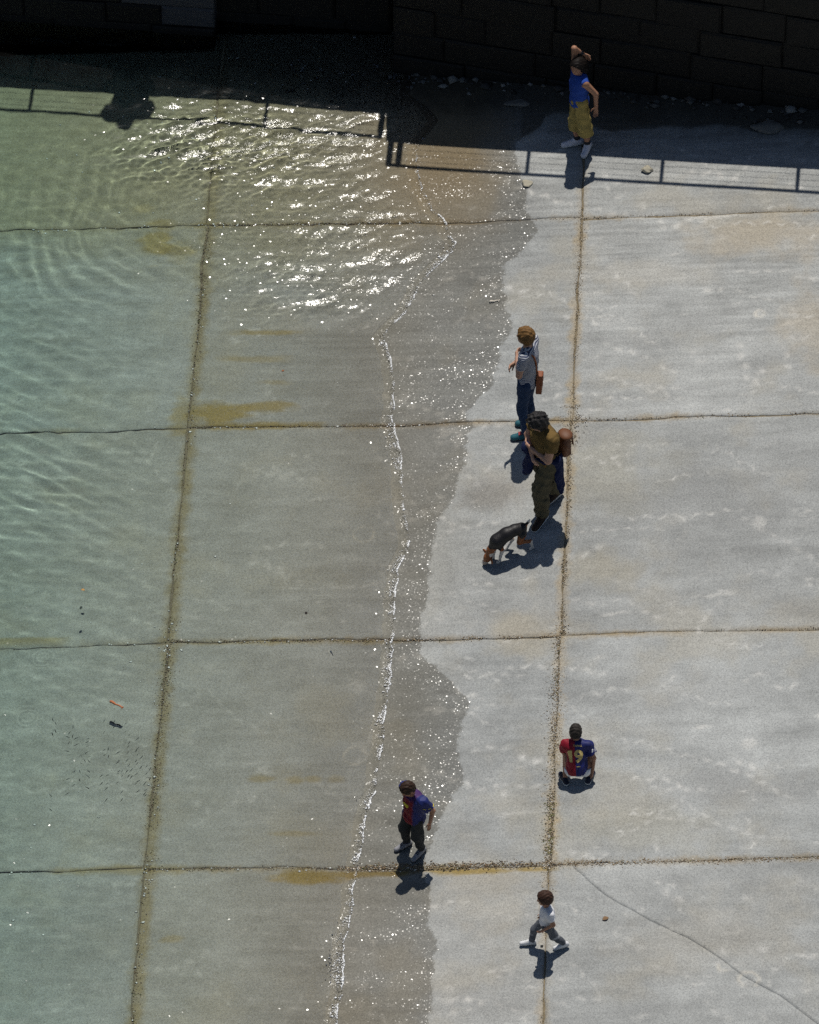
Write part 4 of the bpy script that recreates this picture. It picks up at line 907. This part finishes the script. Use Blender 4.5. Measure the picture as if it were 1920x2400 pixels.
    o.head_axes(.2, .35).skeleton(pel=(.0, 0, .92), chest=(.0, 0, 1.22), neck=(.02, 0, 1.40), head=(.06, -.02, 1.53), shL=(.0, .18, 1.36), shR=(.0, -.18, 1.36),
        elL=(-.06, .24, 1.12), wrL=(.05, .24, .93), elR=(-.06, -.24, 1.12), wrR=(.05, -.24, .93), hpL=(-.02, .09, .9), hpR=(-.02, -.09, .9),
        knL=(.0, .10, .48), knR=(.0, -.10, .48), anL=(-.03, .10, .08), anR=(-.03, -.10, .08), toL=(.15, .12, .015), toR=(.15, -.12, .015))
    o.body(.8, .8); o.hair(.06); o.top('shirt', cloth_mat('cloth_grey', (.2, .2, .22)), .045); o.trousers('trousers', cloth_mat('cloth_dark', (.05, .05, .06)), .035); o.shoes(cloth_mat('shoe_black', (.03, .03, .03)), M_SOLE)

def _bvh(o):
    from mathutils.bvhtree import BVHTree
    me = o.data; return BVHTree.FromPolygons([v.co for v in me.vertices], [tuple(p.vertices) for p in me.polygons])
def wrap_on(target, verts2d, faces, origin, nrm, right, up, mat, name):
    """lays flat print on cloth: every point is pushed along the view of the print onto the shirt and sits 2 mm proud"""
    bv = _bvh(target); V = []
    for x, y in verts2d:
        p = Vector(origin + right*x + up*y) + Vector(nrm)*.25; hit = bv.ray_cast(p, -Vector(nrm), .6)
        V.append((hit[0] + Vector(nrm)*.0025) if hit[0] is not None else (p - Vector(nrm)*.25))
    return mesh_obj(name, V, faces, mat, target)
def print_on(target, who, text, size, origin, mat, name, dx=0.0, bold=.022):
    cu = bpy.data.curves.new('print', 'FONT'); cu.body = text; cu.size = size; cu.align_x = 'CENTER'; cu.align_y = 'CENTER'; cu.offset = size*bold; cu.resolution_u = 4
    ob = bpy.data.objects.new('print', cu); COL.objects.link(ob); dg = bpy.context.evaluated_depsgraph_get(); me = bpy.data.meshes.new_from_object(ob.evaluated_get(dg))
    bm = bmesh.new(); bm.from_mesh(me); bmesh.ops.triangulate(bm, faces=bm.faces[:]); bmesh.ops.subdivide_edges(bm, edges=[e for e in bm.edges if e.calc_length() > size*.12], cuts=3, use_grid_fill=True); bmesh.ops.triangulate(bm, faces=bm.faces[:])
    vs = [(v.co.x, v.co.y) for v in bm.verts]; bm.verts.index_update(); fs = [tuple(v.index for v in f.verts) for f in bm.faces]; bm.free()
    bpy.data.objects.remove(ob); bpy.data.meshes.remove(me); bpy.data.curves.remove(cu)
    sp = unit(who.J['neck']-who.J['pel']); rt = unit(-who.L); n = unit(np.cross(rt, sp))
    n = n if n@who.F < 0 else -n
    return wrap_on(target, vs, fs, origin + rt*dx, n, rt, sp, mat, name)
def poly_on(target, who, pts, origin, mat, name, dx=0.0):
    bm = bmesh.new(); f = bm.faces.new([bm.verts.new((x, y, 0)) for x, y in pts]); bmesh.ops.triangulate(bm, faces=[f])
    bmesh.ops.subdivide_edges(bm, edges=bm.edges[:], cuts=5, use_grid_fill=True); bmesh.ops.triangulate(bm, faces=bm.faces[:]); bm.verts.index_update()
    vs = [(v.co.x, v.co.y) for v in bm.verts]; fs = [tuple(v.index for v in f.verts) for f in bm.faces]; bm.free()
    sp = unit(who.J['neck']-who.J['pel']); rt = unit(-who.L); n = unit(np.cross(rt, sp)); n = n if n@who.F < 0 else -n
    return wrap_on(target, vs, fs, origin + rt*dx, n, rt, sp, mat, name)
def disc_on(target, origin, n, l, ru, rv, mat, name):
    vs = [(0, 0)]; fs = []; N = 28
    for r in (.5, 1):
        for i in range(N): a = 2*math.pi*i/N; vs.append((r*ru*math.cos(a), r*rv*math.sin(a)))
    for i in range(N): j = (i+1) % N; fs += [(0, 1+i, 1+j), (1+i, 1+N+i, 1+N+j, 1+j)]
    return wrap_on(target, vs, fs, origin, unit(n), unit(l), v3(0, 0, 1), mat, name)
make_people()

# ------------------------------------------------------------ the dog, nose to the ground
def make_dog():
    g = on_ramp(1202, 1297); f = unit([-.9, -.43, 0]); l = v3(-f[1], f[0], 0)
    def P(a, b, c):
        p = f*a + l*b + v3(0, 0, c); p[2] += K*(AX[0]*p[0]+AX[1]*p[1]); return p
    root = empty('dog', tuple(map(float, g))); tag(root, 'black, tan and white beagle-like dog sniffing the dry concrete', 'dog')
    B = Blob(.0042)
    B.chain([P(-.10, 0, .355), P(-.02, 0, .37), P(.08, 0, .36), P(.19, 0, .315)], [.063, .061, .072, .083], .03)
    B.ell(P(.17, 0, .285), (.085, .06, .082), np.array([f, l, v3(0, 0, 1)]), .03)
    B.chain([P(.21, 0, .315), P(.265, 0, .21), P(.295, 0, .125)], [.052, .043, .041], .03)
    B.ell(P(.305, 0, .105), (.048, .042, .052), np.array([f, l, v3(0, 0, 1)]), .02)
    B.chain([P(.315, 0, .085), P(.335, 0, .05), P(.345, 0, .028)], [.034, .026, .019], .015)
    for sg in (1, -1):
        e = unit(l*sg*.8 + f*.25 - v3(0, 0, .25)); B.ell(P(.285, .052*sg, .125) + e*.025, (.045, .011, .028), np.array([e, np.cross(v3(0, 0, 1), e), v3(0, 0, 1)]), .012)
    B.chain([P(-.15, 0, .375), P(-.185, .0, .41), P(-.19, .015, .45)], [.018, .013, .010], .015)
    legs = dict(hl=[(-.09, .045, .315, .05), (-.05, .06, .215, .030), (-.19, .055, .145, .017), (-.215, .05, .03, .0145), (-.19, .05, .014, .017)],
                hr=[(-.07, -.045, .315, .05), (.02, -.065, .215, .029), (-.035, -.08, .13, .017), (.03, -.085, .028, .0145), (.055, -.085, .014, .017)],
                fl=[(.19, .05, .28, .038), (.155, .055, .19, .023), (.175, .05, .095, .0155), (.18, .045, .025, .014), (.205, .045, .013, .017)],
                fr=[(.20, -.05, .28, .038), (.17, -.055, .19, .023), (.205, -.045, .095, .0155), (.215, -.04, .025, .014), (.24, -.04, .013, .017)])
    for q in legs.values(): B.chain([P(*x[:3]) for x in q], [x[3] for x in q], .014)
    V, Q = B.mesh()
    m = NT('dog_coat'); c = m.attr('coat', 'Color'); vv = m.n('TexCoord').outputs['Object']; n = m.noise(vv, 120, 3, .6, dim='3D')
    o = np_mesh('body', V, Q, m.done(m.principled(Base_Color=m.mix(n, m.mix(.3, c, (0, 0, 0)), c), Roughness=.5, Specular_IOR_Level=.4, Normal=m.bump(n, .4, .006))), root)
    a = V@f; b = V@l; z = V[:, 2] - K*(V[:, 0]*AX[0] + V[:, 1]*AX[1]); nz = .014*np.sin(a*70)+.012*np.sin(b*90+z*60)
    col = np.tile(np.array([[.010, .009, .010]]), (len(V), 1))
    def put(mask, c_): col[mask] = c_
    TAN = (.26, .085, .022); WHITE = (.70, .67, .62)
    put((z + nz < .305) & (a < .02), TAN); put((z + nz < .245) & (a >= .02), TAN); put((a + nz < -.13) & (z < .39), TAN)
    put((z + nz*.6 < .125) & (a < .235), WHITE); put((z + nz < .20) & (a > .1) & (a < .245), WHITE); put((z + nz < .15) & (a <= .1), WHITE); put((z < .21) & (np.abs(b) < .03) & (a > .15) & (a < .25), WHITE)
    put((a > .258 + .1*(.2-z)) & (z < .26), TAN); put((a > .25) & (z > .145) & (z < .20) & (a < .30) & (np.abs(b) < .06) & (np.sin(b*60) > -.3), WHITE)
    put((a > .30) & (z + nz*.3 < .075), (.42, .36, .31)); put((a > .335) & (z < .032), (.012, .01, .01)); put((z > .42) & (a < -.165), WHITE)
    at = o.data.attributes.new('coat', 'FLOAT_COLOR', 'POINT'); at.data.foreach_set('color', np.concatenate([col, np.ones((len(V), 1))], 1).astype(np.float32).ravel())
    C_ = Blob(.0035); x = P(.262, 0, .205); d = unit(P(.295, 0, .125)-P(.265, 0, .20)); C_.limb(x - d*.01, x + d*.01, .048, None, .002, cuts=[(x + d*.012, d), (x - d*.012, -d)]); blob_obj('collar', C_, simple_mat('collar_black', (.015, .014, .013), .5), root)
    for sg in (1, -1):
        E_ = Blob(.002); E_.ell(P(.335, .028*sg, .095), (.008, .008, .008), None, .001); blob_obj('eye', E_, M_EYE, root)
make_dog()


# ------------------------------------------------------------ grit, shells and weed caught in the joints
def vcol_mat(name, rough=.9):
    m = NT(name); return m.done(m.principled(Base_Color=m.attr('tone', 'Color'), Roughness=rough, Specular_IOR_Level=.25))
M_GRIT = vcol_mat('grit')
OCT_V = np.array([(1, 0, 0), (-1, 0, 0), (0, 1, 0), (0, -1, 0), (0, 0, 1), (0, 0, -1)], float)
OCT_F = np.array([(0, 2, 4), (2, 1, 4), (1, 3, 4), (3, 0, 4), (2, 0, 5), (1, 2, 5), (3, 1, 5), (0, 3, 5)])
def specks(name, items, mat, label, cat):
    """items: p, q, size, flatness, colour, stretch"""
    n = len(items); r = np.random.default_rng(len(items)); V = np.zeros((n, 6, 3)); C = np.zeros((n, 6, 4)); C[..., 3] = 1
    for i, (p, q, s, fl, col, sx) in enumerate(items):
        a = r.uniform(0, 6.28) if sx < 1.5 else r.normal(0, .6); ca, sa = math.cos(a), math.sin(a); v = OCT_V*np.array([s*sx, s, s*fl])*r.uniform(.6, 1.3, (6, 1))
        e = xy(p, q); z = float(ramp_z(p)) + s*fl*.5
        V[i] = np.stack([ca*v[:, 0] - sa*v[:, 1] + e[0], sa*v[:, 0] + ca*v[:, 1] + e[1], v[:, 2] + z], -1); C[i, :, :3] = np.array(col)*r.uniform(.7, 1.25)
    F = (OCT_F[None] + 6*np.arange(n)[:, None, None]).reshape(-1, 3)
    o = np_mesh(name, V.reshape(-1, 3), F, mat, None, smooth=False)
    at = o.data.attributes.new('tone', 'FLOAT_COLOR', 'POINT'); at.data.foreach_set('color', np.clip(C, 0, 1).astype(np.float32).ravel())
    o.cycles.is_caustics_receiver = True
    return tag(o, label, cat, kind='stuff')
TAN_, BRN, WHT, DRK, GRN = (.45, .37, .25), (.24, .17, .10), (.66, .64, .58), (.085, .07, .055), (.16, .17, .06)
def pick(w): return [TAN_, BRN, WHT, DRK, GRN][RNG.choice(5, p=np.array(w)/sum(w))]
def joint_grit():
    it = []
    def band(n, p0, q0, p1, q1, wid, lo, hi, w, fl=.5, sx=1.0, clump=True):
        for _ in range(n):
            t = RNG.uniform()
            if clump and pnoise(np.array([t*9+p0*3]), np.array([q0*2.1]), 8)[0] < RNG.uniform(-.5, .35): continue
            p = p0+(p1-p0)*t; q = q0+(q1-q0)*t; o = RNG.normal(0, wid)
            if abs(p1-p0) > abs(q1-q0): q += o
            else: p += o
            it.append((p, q, RNG.uniform(lo, hi)**1.0, fl, pick(w), sx))
    R_ = PJ_R
    band(3600, R_, -5.1, R_, -1.7, .035, .0035, .009, (5, 2.4, 2.6, 2.2, .5))
    band(1500, R_, -4.8, R_, -2.4, .065, .003, .007, (5, 2, 3, 1.5, .3))
    band(260, R_-.01, -4.9, R_-.01, -4.2, .025, .005, .011, (1, 1, .3, .6, 5))
    band(1500, R_, -1.85, R_, 1.2, .022, .003, .008, (5, 3, 2, 2.4, .2))
    band(420, R_, .9, R_, 1.55, .05, .003, .008, (5, 3, 1.5, 2, .2)); band(240, R_-.15, 1.305, R_+.2, 1.305, .04, .003, .008, (5, 3, 1.5, 2, .2))
    band(900, R_, 1.4, R_, 4.6, .018, .003, .007, (5, 3, 1.5, 1.5, .1)); band(500, R_, 2.2, R_, 4.5, .035, .003, .006, (5, 2, 2, 1, .1))
    band(260, R_, -7.3, R_, -5.1, .010, .003, .006, (3, 3, 1, 3, .1)); band(260, R_, -5.9, R_, -5.05, .05, .003, .007, (5, 2, 3, 1, .1))
    band(1700, -.3, QJ[3], 4.9, QJ[3], .020, .003, .008, (3, 5, 1.0, 2.0, .3), .5, 1.7); band(700, -.2, QJ[3], 1.95, QJ[3], .03, .003, .008, (2, 5, 1, 2, .3), .4, 2.0)
    band(700, R_, QJ[3], 4.9, QJ[3]+.02, .04, .003, .007, (4, 3, 2, 1.5, .2))
    band(900, .2, QJ[2], 2.0, QJ[2], .018, .003, .009, (4, 4, 1.5, 2, .2)); band(500, 2, QJ[2], 4.9, QJ[2], .012, .003, .007, (3, 3, 1.5, 3, .2))
    band(800, .0, QJ[1], 4.9, QJ[1], .011, .003, .008, (3, 4, 1.2, 3, .2)); band(600, .4, QJ[0], 4.9, QJ[0], .010, .003, .007, (3, 3, 1, 3.5, .1))
    # below the water: weed and grains along the lower joints
    L_ = PJ_L+.02
    band(2400, L_, -7.4, L_, 4.4, .028, .004, .010, (2.5, 5, .8, 2.5, 2.0)); band(1100, L_, -5.2, L_, -1.5, .05, .003, .008, (4, 4, .8, 1.5, 1.2))
    for q in QJ: band(700, -2.3, q, .2, q, .014, .004, .009, (2, 5, .9, 3, 1))
    return specks('joint_grit', it, M_GRIT, 'tan grit, weed and crumbled shell lying along the slab joints', 'grit')
joint_grit()
def shells():
    it = []
    def run(n, p0, q0, p1, q1, w):
        for _ in range(n):
            t = RNG.uniform(); it.append((p0+(p1-p0)*t + RNG.normal(0, w), q0+(q1-q0)*t + RNG.normal(0, w), RNG.uniform(.007, .017), .4, (.74, .73, .68), 1.25))
    L_ = PJ_L+.02
    run(42, L_, -7.3, L_, 4.3, .03); run(12, L_, QJ[2]-.2, L_, QJ[2]+.2, .05); run(12, L_, QJ[3]-.25, L_, QJ[3]+.2, .05)
    for q, n in zip(QJ, (22, 10, 18, 18)): run(n, L_, q, .3, q, .018); run(n//2 + (14 if q > 4 else 0), -4.6, q, L_, q, .02)
    run(40, -4.6, 6.4, -.5, 6.6, .45); run(26, -4.2, 5.4, -1, 5.6, .5); run(30, -4.4, -7, .0, 3.5, .5)
    return specks('shell_fragments', it, vcol_mat('shell', .6), 'white shell fragments scattered along the drowned joints', 'shells')
shells()
def shingle():
    it = []
    for _ in range(170):
        t = RNG.uniform(0, 1)**1.25*6.4; e = bR0 + eR*t; p, q = topq(e[0], e[1]); off = -abs(RNG.normal(0, .11))-.01
        it.append((float(p)+RNG.normal(0, .02), float(q)+off, RNG.gamma(2.2, .010)+.008, .55, [(.12, .115, .105), (.06, .055, .05), (.22, .21, .19), (.03, .028, .025)][RNG.choice(4, p=(.3, .35, .12, .23))], 1.2))
    for _ in range(70):
        it.append((RNG.uniform(-1.6, .3), RNG.normal(6.85, .22), RNG.uniform(.010, .03), .5, [(.2, .2, .19), (.08, .075, .07)][RNG.choice(2)], 1.2))
    return specks('shingle', it, vcol_mat('shingle_stone', .8), 'pebbles and shells washed up along the foot of the dark quay wall', 'shingle')
shingle()

# ------------------------------------------------------------ single small things
def lump(name, u, v, r, flat, mat, label, cat, seed, dz=0.0, stretch=1.0, rot=0.0):
    g = on_ramp(u, v); rr = np.random.default_rng(seed); bm = bmesh.new(); bmesh.ops.create_icosphere(bm, subdivisions=3, radius=1.0)
    ph = rr.uniform(0, 6, 6)
    for x in bm.verts:
        c = x.co; k = 1 + .16*math.sin(3*c.x+ph[0]) + .13*math.sin(4*c.y+ph[1]) + .08*math.sin(7*c.z+5*c.x+ph[2])
        a, b = c.x*r*k*stretch, c.y*r*k; x.co = (a*math.cos(rot)-b*math.sin(rot), a*math.sin(rot)+b*math.cos(rot), (c.z*.9+.55)*r*k*flat)
    me = bpy.data.meshes.new(name); bm.to_mesh(me); bm.free(); me.materials.append(mat); me.polygons.foreach_set('use_smooth', [True]*len(me.polygons))
    o = link(bpy.data.objects.new(name, me)); o.location = tuple(map(float, g + np.array([0, 0, dz]))); return tag(o, label, cat)
M_PALE = simple_mat('stone_pale', (.40, .37, .29), .9, .2, 30); M_GREY = simple_mat('stone_grey', (.17, .16, .14), .9, .2, 14)
lump('stone', 1237, 432, .05, .45, M_PALE, 'pale stone by the wet edge, below the railing shadow', 'stone', 1, stretch=1.25)
lump('stone', 1517, 399, .055, .45, M_PALE, 'pale stone lying between the railing shadow lines', 'stone', 2, stretch=1.3)
lump('stone', 1797, 300, .11, .28, M_GREY, 'flat grey stone in the shade at the foot of the quay wall', 'stone', 3, stretch=1.7)
lump('stone', 1212, 243, .06, .3, M_GREY, 'dark weedy stone in the wet shade left of the girl', 'stone', 4, stretch=2.2)
lump('pebble', 1270, 2218, .014, .6, simple_mat('stone_black', (.03, .03, .03)), 'small black pebble between the feet of the striding child', 'pebble', 5)
def leaf(u, v, ln, ang, col, label, floating=False):
    if floating: d = ray(u, v); g = CAM + d*((.006-CAM[2])/d[2])
    else: g = on_ramp(u, v, .004)
    V = []; F = []; n = 7
    for i in range(n):
        t = i/(n-1); w = .32*math.sin(math.pi*min(1, t*1.02))**.8*ln + .001; zc = .14*ln*math.sin(math.pi*t)
        V += [(t*ln, -w, zc+.10*ln), (t*ln, 0, zc), (t*ln, w, zc+.08*ln)]
    for i in range(n-1):
        for j in (0, 1): F.append((3*i+j, 3*i+3+j, 3*i+4+j, 3*i+1+j))
    ca, sa = math.cos(ang), math.sin(ang)
    o = mesh_obj('leaf', [(x*ca-y*sa, x*sa+y*ca, z) for x, y, z in V], F, simple_mat('leaf', col, .8, .2), None, True); md = o.modifiers.new('s', 'SOLIDIFY'); md.thickness = .0015
    o.location = tuple(map(float, g)); o.cycles.is_caustics_receiver = True; return tag(o, label, 'leaf')
leaf(1412, 2157, .075, .5, (.21, .13, .07), 'curled brown leaf on the dry concrete right of the striding child')
leaf(190, 1382, .045, -.3, (.42, .24, .08), 'small yellow leaf floating over the left slab', True)
leaf(188, 1428, .045, 1.1, (.03, .045, .04), 'small dark leaf floating below the yellow leaf', True)
leaf(660, 877, .035, .4, (.40, .14, .06), 'tiny orange leaf under the shallow water above the weed patch')
leaf(718, 1444, .04, 1.6, (.03, .02, .015), 'tiny dark leaf under shallow water in the middle slab')
def stick(u, v, u2, v2, r, mat, label, z=None):
    if z is None: a, b = on_ramp(u, v, r), on_ramp(u2, v2, r)
    else:
        d = ray(u, v); a = CAM + d*((z-CAM[2])/d[2]); d = ray(u2, v2); b = CAM + d*((z-CAM[2])/d[2])
    n = 8; pts = [a + (b-a)*i/(n-1) + np.array([0, .006*math.sin(i*1.7), .004*math.sin(i)]) for i in range(n)]
    root = empty('stick', tuple(map(float, a))); tag(root, label, 'stick')
    st_ = tube('shaft', [p-a for p in pts], [r*(1.5 if i < 3 else .9) for i in range(n)], mat, root, 7); m_ = pts[6]-a; tube('twig', [m_, m_ + np.array([.008, -.025, .0])], r*.5, mat, root, 6)
stick(258, 1644, 289, 1658, .010, simple_mat('wood_orange', (.45, .16, .07), .8, .2, 40), 'orange stick floating over the left slab, above the small fish', .008)
stick(1148, 708, 1172, 703, .010, simple_mat('wood_bleached', (.6, .55, .47), .8, .2, 40), 'bleached stick on the wet concrete near the wet edge')
stick(775, 1529, 780, 1536, .005, simple_mat('wood_white', (.72, .7, .64), .8, .1, 40), 'tiny white stick under shallow water below the cross joint')

# ------------------------------------------------------------ the shoal
def shoal():
    M_FISH = simple_mat('fish_skin', (.022, .034, .036), .45, .2, 60)
    n, ring = 7, 6; V = []; F = []
    for i in range(n):
        t = i/(n-1); r = .0042*math.sin(math.pi*(t*.86+.10))**.9
        for k in range(ring): a = 2*math.pi*k/ring; V.append((.021-.038*t, r*.75*math.cos(a), r*1.25*math.sin(a)))
    for i in range(n-1):
        for k in range(ring): F.append((i*ring+k, i*ring+(k+1) % ring, (i+1)*ring+(k+1) % ring, (i+1)*ring+k))
    F += [tuple(range(ring-1, -1, -1)), tuple((n-1)*ring+k for k in range(ring))]
    b = len(V); V += [(-.016, 0, 0), (-.026, .0005, .006), (-.026, .0005, -.006), (-.022, 0, 0)]; F += [(b, b+1, b+3), (b, b+3, b+2)]
    me = bpy.data.meshes.new('fish'); me.from_pydata(V, [], F); me.materials.append(M_FISH); me.polygons.foreach_set('use_smooth', [True]*len(me.polygons))
    SP = [(710,445),(825,450),(955,475),(150,465),(350,515),(310,580),(285,625),(395,640),(515,685),(520,650),(1000,610),(1095,650),(985,740),(1080,790),(1100,830),(760,765),(865,810),(710,780),(880,900),(975,900),(1140,865),(1000,950),(1205,965),(1025,1010),(870,1050),(920,1020),(1085,1055),(1240,1000),(430,1030),(520,1080),(680,1075),(745,1070),(1100,1140),(1180,1165),(1290,1105),(1330,1140),(735,1225),(915,1265),(1190,1240),(295,1110),(90,1300),(445,845),(495,820),(360,1030),(535,905),(120,430)]
    first = None; r = random.Random(4)
    for x, y in SP:
        u, v = 100+x/4.93, 1600+y/4.93; d = ray(u, v); g = CAM + d*(-CAM[2]/d[2]); d2 = unit(np.array([d[0]/1.333, d[1]/1.333, -math.sqrt(1-(math.hypot(d[0], d[1])/1.333)**2)]))
        p, q = topq(g[0], g[1]); dep = max(.03, -float(ramp_z(p))); g = g + d2*(dep*r.uniform(.35, .75)/-d2[2])
        if first is None: o = first = bpy.data.objects.new('fish', me)
        else: o = first.copy()
        COL.objects.link(o); o.cycles.is_caustics_receiver = True; ang = r.gauss(.95, .22) if x > 560 else r.uniform(0, 6.28); s = r.uniform(.95, 1.5)
        o.location = tuple(map(float, g)); o.rotation_euler = (0, r.uniform(-.1, .1), ang + (math.pi if r.random() < .2 else 0)); o.scale = (s, s, s)
        tag(o, 'one of the small dark fish in the shoal over the left-hand slab', 'fish', 'shoal of small dark fish in the shallows')
shoal()
